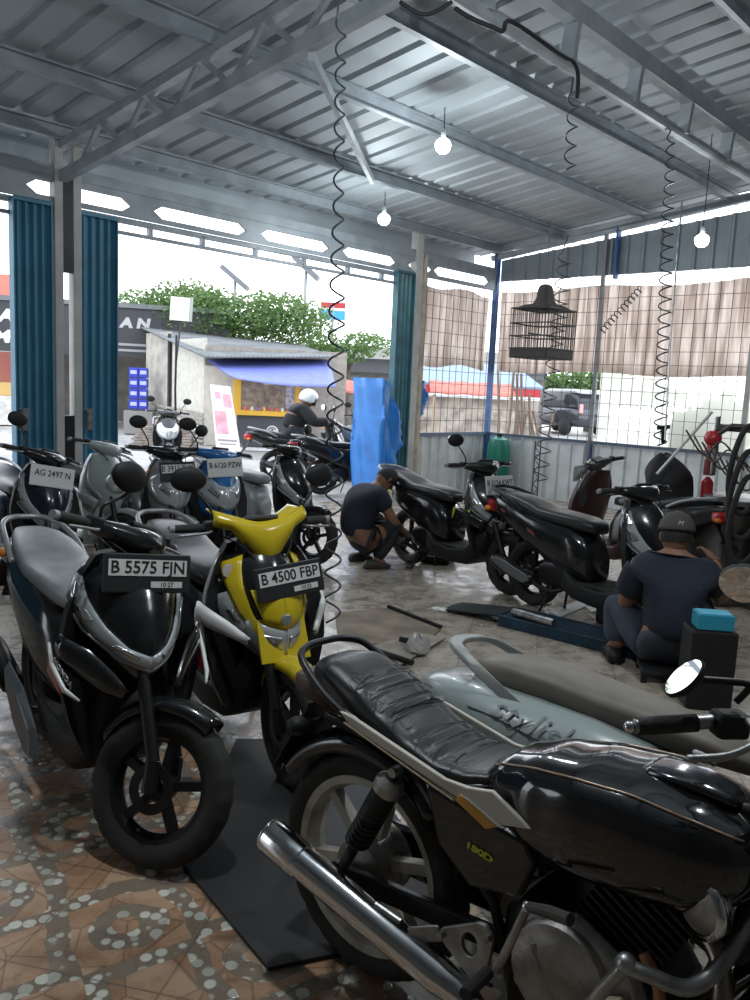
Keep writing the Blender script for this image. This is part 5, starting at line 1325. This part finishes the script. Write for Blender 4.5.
HAIR = mat('black_hair', (.012,.010,.010), .7, bump=.6, bscale=90)
def head(mb, c, fwd, up, s=1.0):
    f = V(*fwd).normalized(); u = V(*up); u = (u-f*u.dot(f)).normalized(); l = u.cross(f); R_ = Matrix((f,l,u)).transposed(); c = V(*c)
    mb.ell(c, (.098*s,.078*s,.112*s), 20, 14, rot=R_); mb.ell(c+f*.035*s-u*.055*s, (.062*s,.058*s,.062*s), 16, 10, rot=R_)
    mb.tube([c+f*.095*s+u*.012*s, c+f*.118*s-u*.022*s, c+f*.098*s-u*.03*s], [.008*s,.015*s,.010*s], 8)
    for q in (-1,1): mb.ell(c+l*q*.080*s-f*.008*s-u*.01*s, (.018*s,.008*s,.030*s), 10, 8, rot=R_)
    mb.ell(c+f*.093*s-u*.055*s, (.010*s,.026*s,.008*s), 10, 6, rot=R_)
    return c, R_, f, l, u
def hair_cap(c, R_, s=1.0, front=.30):
    mb = M(); vs = []; n = 24; m_ = 12
    for i in range(m_+1):
        t = PI*.62*i/m_
        for k in range(n):
            a = 2*PI*k/n; fr = math.cos(a)
            tt = t*(1-.28*max(0,fr)); p = V(.106*math.sin(tt)*math.cos(a), .087*math.sin(tt)*math.sin(a), .120*math.cos(tt))*s
            vs.append(R_ @ p + c)
    fs = [(i*n+k, (i+1)*n+k, (i+1)*n+(k+1)%n, i*n+(k+1)%n) for i in range(m_) for k in range(n)]
    return mb.add(vs, fs)
NAVY = mat('navy_cloth', (.013,.017,.032), .85, bump=.35, bscale=18, var=.25, vscale=4)
TROU = mat('faded_dark_trousers', (.045,.055,.08), .85, bump=.35, bscale=20, var=.3, vscale=4)
def person(loc, rotz, label, body, bedges, shirt, sedges, trou, tedges, headc, hf, hu, shirtm, troum, hands=(), shoes=(), hair=True, extra=None):
    e = empty('person', loc, rotz, label, 'person')
    mb = M(); vs, fs = skin_mesh(body, bedges); mb.add(vs, fs); info = head(mb, headc, hf, hu)
    for h in hands: hand(mb, *h)
    b = mb.obj('body', SKIN, e, smooth=True)
    if hair: hair_cap(info[0], info[1]).obj('hair', HAIR, e, smooth=True)
    vs, fs = skin_mesh(shirt, sedges); M().add(vs, fs).obj('shirt', shirtm, e, smooth=True)
    vs, fs = skin_mesh(trou, tedges); M().add(vs, fs).obj('trousers', troum, e, smooth=True)
    for (p, ang, sm) in shoes:
        s_ = M(Matrix.Translation(p) @ Matrix.Rotation(ang,4,'Z'))
        s_.loft([sring(x,z0,z1,hw,.6,16) for x,z0,z1,hw in ((-.10,.0,.05,.03),(-.08,.0,.08,.040),(0,.0,.085,.045),(.08,.0,.055,.050),(.14,.0,.04,.042),(.165,.005,.03,.02))]); s_.obj('shoe', sm, e, smooth=True)
    if extra: extra(e, info)
    return e
# figure space: x forward (where the chest faces), y left, z up
def squat(e_shift=0):
    J = dict(pel=((-.02,0,.30),(.13,.15)), sp1=((-.06,0,.42),(.125,.15)), sp2=((-.03,0,.56),(.135,.165)), ch=((.07,0,.69),(.12,.165)), nk=((.16,0,.77),.055), hd=((.21,0,.82),.05),
             ls=((.08,.16,.69),.065), le=((.20,.22,.47),.048), lw=((.42,.14,.36),.032), rs=((.08,-.16,.69),.065), re=((.22,-.21,.45),.048), rw=((.43,-.10,.30),.032),
             lh=((.0,.10,.26),.10), lk=((.30,.20,.46),.065), la=((.10,.16,.08),.042), lf=((.20,.17,.04),.035), rh=((.0,-.10,.26),.10), rk=((.30,-.17,.44),.065), ra=((.08,-.14,.08),.042), rf=((.18,-.15,.04),.035))
    return J
def build(J, names, pairs, grow=0):
    idx = {n: i for i, n in enumerate(names)}
    g = lambda r: tuple(x+grow for x in r) if isinstance(r, tuple) else r+grow
    return [(J[n][0], g(J[n][1])) for n in names], [(idx[a], idx[b]) for a, b in pairs]
BN = ['pel','sp1','sp2','ch','nk','hd','ls','le','lw','rs','re','rw','lh','lk','la','lf','rh','rk','ra','rf']
BP = [('pel','sp1'),('sp1','sp2'),('sp2','ch'),('ch','nk'),('nk','hd'),('ch','ls'),('ls','le'),('le','lw'),('ch','rs'),('rs','re'),('re','rw'),('pel','lh'),('lh','lk'),('lk','la'),('la','lf'),('pel','rh'),('rh','rk'),('rk','ra'),('ra','rf')]
def clothed(J, sleeve=.6, long=False):
    J = dict(J)
    for s in 'lr':
        a, b = V(*J[s+'s'][0]), V(*J[s+'e'][0]); J[s+'sl'] = (tuple(a.lerp(b, sleeve)), .062)
    SN = ['pel','sp1','sp2','ch','ls','lsl','rs','rsl','col']; J['col'] = (tuple(V(*J['ch'][0]).lerp(V(*J['nk'][0]),.62)), .07)
    SP = [('pel','sp1'),('sp1','sp2'),('sp2','ch'),('ch','col'),('ch','ls'),('ls','lsl'),('ch','rs'),('rs','rsl')]
    J['wst'] = (tuple(V(*J['pel'][0]).lerp(V(*J['sp1'][0]),.75)), tuple(x-.012 for x in J['sp1'][1])); TN = ['pel','wst','lh','lk','la','rh','rk','ra']; TP = [('pel','wst'),('pel','lh'),('lh','lk'),('lk','la'),('pel','rh'),('rh','rk'),('rk','ra')]
    if long:
        for s in 'lr':
            J[s+'we'] = (tuple(V(*J[s+'e'][0]).lerp(V(*J[s+'w'][0]), .92)), .036); SN += [s+'e', s+'we']; SP += [(s+'sl', s+'e'), (s+'e', s+'we')]
    return build(J, SN, SP, .034 if long else .031), build(J, TN, TP, .026)
# mechanic 1: squatting, bent towards the rear wheel
J = squat(); b = build(J, BN, BP); s, t = clothed(J)
FLIP = mat('sandal_rubber', (.06,.05,.045), .6)
m1 = person((-.10,6.72,0), rad(30), 'person in a dark T-shirt squatting with lowered head beside the lime-flashed scooter', b[0], b[1], s[0], s[1], t[0], t[1],
       (.25,0,.845), (.55,0,-.75), (.80,0,.6), NAVY, mat('black_trousers', (.02,.022,.028), .85),
       hands=(((.42,.14,.36),(1,-.2,-.3),(0,-.6,-.8),1,.7),((.43,-.10,.30),(1,.2,.1),(0,.5,-.8),-1,.8)), shoes=(((.08,.17,0),.1,FLIP),((.06,-.15,0),-.1,FLIP)))
m1.scale = (.88,.95,.86)
# mechanic 2: sitting low with his back to us, cap on
J = dict(pel=((-.02,0,.19),(.12,.15)), sp1=((.0,0,.31),(.13,.175)), sp2=((.03,0,.45),(.135,.18)), ch=((.06,0,.575),(.125,.18)), nk=((.10,0,.68),.052), hd=((.12,0,.73),.05),
         ls=((.06,.185,.58),.070), le=((.17,.225,.34),.050), lw=((.38,.20,.32),.032), rs=((.06,-.19,.575),.066), re=((.14,-.27,.42),.048), rw=((.30,-.24,.61),.032),
         lh=((.04,.11,.17),.09), lk=((.30,.27,.34),.070), la=((.20,.25,.09),.045), lf=((.30,.28,.04),.035), rh=((.04,-.11,.17),.09), rk=((.38,-.20,.32),.070), ra=((.40,-.16,.09),.045), rf=((.50,-.17,.04),.035))
b = build(J, BN, BP); s, t = clothed(J, .75)
def cap_(e, info):
    c, R_, f, l, u = info; CAPM = mat('grey_brown_cap', (.060,.055,.050), .85, bump=.3, bscale=40)
    mb = M(); n = 28; rows = []
    for i in range(10):
        t_ = PI*.5*i/9; rows.append([R_ @ V(.112*math.sin(t_)*math.cos(a)-.004, .094*math.sin(t_)*math.sin(a), .018+.108*math.cos(t_)) + c for a in [2*PI*k/n for k in range(n)]])
    mb.loft(rows, cap=False); o = mb.obj('cap', CAPM, e, smooth=True, solid=.004)
    rows = [[R_ @ V(.10*math.cos(a)*1.05+q*.075*max(0,math.cos(a))**.5, .094*math.sin(a)*(1+.05*q), .018-.014*q) + c for a in [rad(-70+140*k/14) for k in range(15)]] for q in (0,.5,1)]
    M().grid(rows).obj('peak', CAPM, o, smooth=True, solid=.004)
    M().ell(R_ @ V(0,0,.128)+c, (.008,.008,.005)).obj('button', CAPM, o, smooth=True)
    p = R_ @ V(-.112,0,.055)+c; text('embroidery', 'M', .035, mat('pale_thread', (.40,.40,.42), .7), o, frame(p-f*.006-R_@V(0,0,0), -l, u*.9+f*.35), shear=.3)
person((1.62,4.28,0), rad(78), 'person in a navy T-shirt and grey-brown cap sitting low with the back towards us', b[0], b[1], s[0], s[1], t[0], t[1],
       (.13,0,.765), (.97,0,-.22), (.22,0,.97), NAVY, TROU,
       hands=(((.38,.20,.32),(1,-.2,0),(0,-.5,-.8),1,.7),((.30,-.24,.61),(.8,.3,.4),(0,.4,-.8),-1,.6)), shoes=(((.22,.27,0),.1,BLKP),((.42,-.17,0),-.1,BLKP)), extra=cap_)
e = empty('low_stool', tuple(V(1.62,4.28,0)), rad(78), 'low dark stool under the seated mechanic', 'stool')
M().box((0,0,.055),(.28,.30,.03)).obj('seat', BLKP, e, bev=.01)
for x in (-.12,.12):
    for y in (-.13,.13): M().beam((x,y,0),(x,y,.045),.03,.03).obj('leg', BLKP, e)
# rider in the yard with white helmet
J = dict(pel=((0,0,.82),(.13,.15)), sp1=((.02,0,.93),(.12,.15)), sp2=((.07,0,1.03),(.125,.165)), ch=((.13,0,1.13),(.115,.165)), nk=((.19,0,1.21),.055), hd=((.22,0,1.24),.05),
         ls=((.13,.17,1.13),.06), le=((.28,.27,.96),.046), lw=((.50,.25,.98),.032), rs=((.13,-.17,1.13),.06), re=((.28,-.27,.96),.046), rw=((.50,-.25,.98),.032),
         lh=((.02,.10,.80),.09), lk=((.38,.17,.66),.062), la=((.22,.19,.36),.042), lf=((.32,.20,.33),.035), rh=((.02,-.10,.80),.09), rk=((.38,-.17,.66),.062), ra=((.22,-.19,.36),.042), rf=((.32,-.20,.33),.035))
b = build(J, BN, BP); s, t = clothed(J, .8, True)
def helm(e, info):
    c, R_, f, l, u = info
    mb = M(); rows = []; n = 28
    for i in range(12):
        t_ = PI*.66*i/11; rows.append([R_ @ V(.140*math.sin(t_)*math.cos(a)*(1 if math.cos(a) < .3 or t_ < 1.3 else .72), .125*math.sin(t_)*math.sin(a), .135*math.cos(t_)) + c for a in [2*PI*k/n for k in range(n)]])
    o = mb.loft(rows, cap=False).obj('helmet', mat('white_helmet', (.78,.79,.80), .25, coat=.4), e, smooth=True, solid=.01)
    M().grid([[R_ @ V(.128*math.cos(a), .118*math.sin(a), z) + c for a in [rad(-75+150*k/12) for k in range(13)]] for z in (.03,-.02,-.07)]).obj('visor', BLKP, o, smooth=True, solid=.004)
pr = at(297,489); rp_ = V(pr.x, pr.y, 0)
rr = wz(292,430,12.2)
person((rr.x, rr.y, -.05), rad(20), 'person in a black jacket and white helmet sitting on a motorbike in the yard', b[0], b[1], s[0], s[1], t[0], t[1],
       (.24,0,1.30), (.9,0,-.35), (.35,0,.9), mat('black_jacket', (.010,.010,.012), .8), mat('black_trousers', (.02,.022,.028), .85),
       hands=(((.50,.25,.98),(1,0,-.1),(0,0,-1),1,.9),((.50,-.25,.98),(1,0,-.1),(0,0,-1),-1,.9)), shoes=(((.22,.19,.28),0,BLKP),((.22,-.19,.28),0,BLKP)), hair=False, extra=helm)

# yard bikes
scooter((rr.x-.22, rr.y-.09), 20, 0, 'dark motorbike ridden by the person in the white helmet', paint=BLK, mirrors=(1,1), lamp='v')
p = wz(322,470,11.0); scooter((p.x,p.y), 28, 4, 'dark motorbike with a red tail lamp parked outside left of the blue tarpaulin', paint=BLK, mirrors=(0,1), lamp='v')
p = wz(352,447,14.2); scooter((p.x,p.y), 35, 4, 'dark motorbike parked further out, partly behind the blue tarpaulin', paint=mat('blue_grey_paint', (.04,.06,.09), .3), mirrors=(1,1), lamp='v')
p = wz(336,438,15.0); scooter((p.x,p.y), -60, 4, 'small distant motorbike facing us under the red awning', paint=BLK, mirrors=(1,1), lamp='big')
p = wz(160,440,13.5); scooter((p.x,p.y), -70, 3, 'distant dark motorbike in the yard before the timber pile', paint=BLK, mirrors=(1,1), lamp='big')
# ================================================================ workshop floor things
def fl(u, v, z=0): p = at(u, v, z); return V(p.x, p.y, z)
# dark mat on the near floor, shadow around it built in as well
MATM = mat('black_rubber_and_shadow', (.022,.022,.023), .6, var=.3, vscale=3)
q = [fl(262,972), fl(181,868), fl(215,720), fl(330,700), fl(640,1400)]
q = [fl(268,972), fl(183,868), fl(236,742), fl(345,742), fl(470,930)]
mb = M(); mb.add([V(p.x,p.y,.002) for p in q]+[V(p.x,p.y,.014) for p in q], [(4,3,2,1,0),(5,6,7,8,9)]+[(i,(i+1)%5,(i+1)%5+5,i+5) for i in range(5)])
tag(mb.obj('rubber_mat_with_shadow', MATM), 'flat black rubber mat on the tiles under the foreground motorcycle', 'mat')
# sheet of cardboard and loose parts behind the quilted seat
CARD = mat('oily_cardboard', (.24,.19,.14), .8, var=.3, vscale=5)
def sheet(pts, m, name, lab, cat, z=.004, th=.006):
    n = len(pts); q = [fl(*p) for p in pts]
    mb = M(); mb.add([V(p.x,p.y,z) for p in q]+[V(p.x,p.y,z+th) for p in q], [tuple(range(n))[::-1], tuple(range(n,2*n))]+[(i,(i+1)%n,(i+1)%n+n,i+n) for i in range(n)])
    return tag(mb.obj(name, m), lab, cat)
sheet([(335,614),(388,609),(441,630),(430,640),(372,645),(338,640)], CARD, 'cardboard_sheet', 'flattened oily cardboard sheet on the floor behind the quilted seat', 'cardboard')
sheet([(372,648),(420,636),(446,640),(400,668)], mat('dusty_board', (.30,.26,.21), .8, var=.2), 'floor_board', 'small dusty board lying beside the cardboard sheet', 'board', z=.012)
a, b = fl(388,609), fl(441,630); tag(M().beam(a+V(0,0,.02), b+V(0,0,.02), .02, .02).obj('metal_bar', DKM), 'thin dark metal bar along the far edge of the cardboard', 'bar')
for k, (u, v, u2, v2, lab) in enumerate(((376,656,412,668,'upper dark steel rod in the parts heap behind the quilted seat'),(372,664,402,680,'lower dark steel rod in the parts heap behind the quilted seat'),(400,648,428,655,'short dark tube in the parts heap behind the quilted seat'))):
    a, b = fl(u,v), fl(u2,v2); tag(M().tube([a+V(0,0,.03+.012*k), b+V(0,0,.03+.012*k)], .018, 10).obj('steel_rod', DKM, smooth='auto'), lab, 'rod')
p = fl(418,655); mb = M(); rows = []
rn = random.Random(3)
mb.ell((0,0,.05), (.075,.06,.055), 12, 8); mb.v = [(x*rn.uniform(.75,1.2), y*rn.uniform(.75,1.2), max(0,z*rn.uniform(.7,1.3))) for x, y, z in mb.v]
tag(mb.obj('plastic_bag', mat('pale_plastic_bag', (.45,.43,.42), .3), loc=p), 'crumpled pale plastic bag beside the round grey scooter tail', 'bag')
for k, (u, v) in enumerate(((437,610),(444,611))):
    p = fl(u,v); tag(M().loft([[(r*math.cos(a)*1.3, r*math.sin(a), z) for a in [2*PI*i/7 for i in range(7)]] for r, z in ((.03,0),(.035,.012),(.015,.022))]).obj('paper_scrap', WHT, loc=p, rotz=k), ('left' if k == 0 else 'right')+' of two white paper scraps on the floor left of the lift tip', 'scrap')
# drip pan under the first serviced scooter
p = fl(437,562); e = empty('drip_pan', tuple(p), rad(-20), 'dark oil drip pan on the floor under the lime-flashed scooter', 'pan')
M().loft([[(x*a, y*b, z) for x, y in ((-1,-1),(1,-1),(1,1),(-1,1))] for a, b, z in ((.12,.09,0),(.16,.12,.07),(.15,.11,.07),(.11,.08,.012))]).obj('tray', mat('pan_brown', (.05,.04,.03), .5), e, bev=.004)
M().tube([(.15,0,.06),(.19,0,.08)], .008, 8).obj('lip', DKM, e)
# low lift table (blue steel) with its ramp tip and a pipe on top
a, b = fl(470,612), fl(700,669)
d = (b-a); Ld = d.length; ang = math.atan2(d.y, d.x)
e = empty('bike_lift', tuple(a), ang, 'low dark blue steel motorcycle lift lying along the floor beside the seated mechanic', 'lift table')
LB = mat('dark_blue_steel', (.010,.035,.062), .45, .2, var=.3, vscale=6)
M().box((Ld*.5+.15,0,.055),(Ld-.30,.26,.02)).obj('platform', LB, e, bev=.005)
for s in (-1,1): M().box((Ld*.5+.15,s*.13,.037),(Ld-.30,.02,.07)).obj('side_rail', LB, e, bev=.003)
M().add([(-.15,-.13,.005),(-.15,.13,.005),(.30,.13,.06),(.30,-.13,.06)], [(0,1,2,3)]).obj('ramp_tip', mat('black_steel_plate', (.02,.03,.03), .4, .4), e, solid=.01)
tag(M().tube([fl(512,625)+V(0,-.02,.093), fl(552,637)+V(0,-.02,.093)], .028, 14).obj('steel_pipe', STL, smooth='auto'), 'short worn steel pipe lying on the blue lift', 'pipe')
for k, (pts, lab) in enumerate((([(548,612),(582,600),(588,606),(560,618)],'white paper on the floor under the middle scooter, left piece'),([(585,608),(600,603),(606,608),(592,613)],'white paper on the floor under the middle scooter, right piece'),([(536,601),(546,597),(552,604),(542,606)],'small white paper beside the middle scooter rear wheel'))):
    sheet(pts, WHT, 'paper_sheet', lab, 'paper', th=.003)
p = fl(606,622); e = empty('engine_part', tuple(p), .4, 'dark engine part standing on the floor beside the lift', 'engine part')
M().box((0,0,.07),(.12,.09,.14)).obj('casing', DKM, e, bev=.012); M().lathe([(0,-.02),(.04,-.02),(.04,.02),(0,.02)], c=(0,-.055,.08), n=16).obj('flange', STL, e)
# blue box held near the mechanic
p = wz(713,620,4.0); e = empty('blue_box', (p.x, p.y, 0), rad(-5), 'light blue box on a dark crate at the right of the seated mechanic', 'box')
M().box((0,0,p.z),(.17,.12,.075)).obj('carton', mat('cyan_box', (.02,.27,.40), .4), e, bev=.004)
M().box((0,0,p.z+.039),(.15,.10,.004)).obj('lid', mat('cyan_lid', (.05,.42,.58), .4), e)
tag(M().box((0,0,(p.z-.04)/2),(.22,.18,p.z-.045)).obj('parts_crate', BLKP, loc=(p.x,p.y+.02,0), rotz=rad(-5), bev=.01), 'dark parts crate carrying the light blue box', 'crate')
# jacket hung over the handlebar of the third serviced scooter
mb = M(); c = wz(662,470,6.5); rows = []
for i in range(13):
    t = i/12; row = []
    for k in range(18):
        a = 2*PI*k/18; rx = (.05+.15*min(1,t*2.2))*(1-.15*t); ry = (.04+.11*min(1,t*2.2))
        row.append(c+V(rx*math.cos(a)*(1+.12*math.sin(3*a+4*t))+.08*t, ry*math.sin(a)*(1+.15*math.sin(4*a+t*3)), .12-.42*t**1.2+.02*math.sin(2*a+t*5)))
    rows.append(row)
tag(mb.loft(rows).obj('hung_jacket', mat('black_jacket_cloth', (.018,.018,.02), .8, bump=.4, bscale=25), smooth=True), 'black jacket draped over the handlebar below the hanging air hose', 'jacket')
# tyre changer at the right edge
p = fl(742,560); p = V(*wz(738,520,6.2).xy, 0)
e = empty('tyre_changer', tuple(p), rad(100), 'dark tyre-changing machine with a red ball knob at the right edge', 'machine')
GM = mat('machine_grey', (.07,.065,.06), .5, .3, var=.3, vscale=5)
M().box((0,0,.35),(.5,.55,.70)).obj('cabinet', GM, e, bev=.03)
M().lathe([(0,.70),(.16,.70),(.26,.74),(.26,.78),(.18,.80),(0,.80)], axis='z', n=28).obj('turntable', STL, e, smooth='auto')
M().beam((-.28,0,.0),(-.28,0,1.34),.12,.10).obj('column', GM, e, bev=.01)
M().beam((-.28,0,1.30),(.05,.22,1.30),.045,.05).obj('swing_arm', GM, e, bev=.01)
M().tube([(.05,.22,1.38),(.05,.22,.95)], .018, 12).obj('tool_shaft', STL, e)
k1 = wz(713,438,6.1)-p; k1.rotate(Matrix.Rotation(-rad(100),3,'Z'))
M().ell(k1, (.065,.065,.06)).obj('red_knob', REDP, e, smooth=True); M().tube([tuple(k1), tuple(k1+V(-.12,-.06,.10)), (-.2,0,1.32)], .018, 8).obj('knob_arm', GM, e)
a, b = wz(657,474,6.0), wz(712,412,6.0); tag(M().tube([a, b], .011, 8).obj('lever_rod', mat('pale_rod', (.50,.53,.52), .4, .4)), 'pale slanting lever rod reaching up to the red ball knob', 'rod')
for k in range(6):
    f = k/5; u = 700+8*k; pts = spline([wz(u-14,430+6*k,6.0), wz(u+4,455+7*k,5.95), wz(u+22,442+8*k,5.9), wz(u+44,470+5*k,5.9)], 6)
    tag(M().tube(pts, .007, 6).obj('loose_hose', mat('hose_tan' if k % 2 else 'hose_dark', (.16,.12,.09) if k % 2 else (.04,.04,.04), .5), smooth=True), 'thin hose in the tangle around the tyre changer', 'hose', 'hoses tangled on the tyre changer')
for k in range(3):
    p2 = wz(706+3*k,497-22*k,6.4); tag(M().lathe([(0,0),(.045,0),(.045,.12),(.03,.14),(.012,.16),(0,.16)], axis='z', n=16).obj('spray_can', REDP if k != 1 else mat('dull_red_can', (.25,.05,.04), .4), loc=p2, smooth='auto'), ('lowest','middle','topmost')[k]+' of the red cans stacked beside the red ball knob', 'can')
# inner tubes hanging at the right edge
for k in range(3):
    c = wz(745,470+25*k,5.6); pts = [c+V(.10*math.cos(a), .03*math.sin(2*a), .30*math.sin(a)) for a in [2*PI*i/28 for i in range(28)]]
    tag(M().tube(pts, .020, 8, closed=True).obj('inner_tube', RUB, smooth=True), ('uppermost','middle','lowest')[k]+' of the black inner tubes hanging at the right edge', 'inner tube')
# ================================================================ light
w = bpy.data.worlds.new('world'); sc.world = w; w.use_nodes = True
nt = w.node_tree; bg = nt.nodes['Background']
tc = nt.nodes.new('ShaderNodeTexCoord'); sx = nt.nodes.new('ShaderNodeSeparateXYZ'); nt.links.new(tc.outputs['Generated'], sx.inputs[0])
rp = nt.nodes.new('ShaderNodeValToRGB'); rp.color_ramp.elements[0].position = .0; rp.color_ramp.elements[0].color = (.93,.96,1,1)
rp.color_ramp.elements[1].position = .8; rp.color_ramp.elements[1].color = (.80,.88,1,1); nt.links.new(sx.outputs[2], rp.inputs[0]); nt.links.new(rp.outputs[0], bg.inputs[0])
bg.inputs[1].default_value = SKY
sc.view_settings.view_transform = 'Standard'; sc.view_settings.look = 'None'; sc.view_settings.gamma = 1; sc.view_settings.use_curve_mapping = False
sc.view_settings.exposure = EXPO
sc.cycles.use_denoising = True; sc.cycles.max_bounces = 8; sc.cycles.diffuse_bounces = 5; sc.cycles.transparent_max_bounces = 12
sc.cycles.sample_clamp_indirect = 6
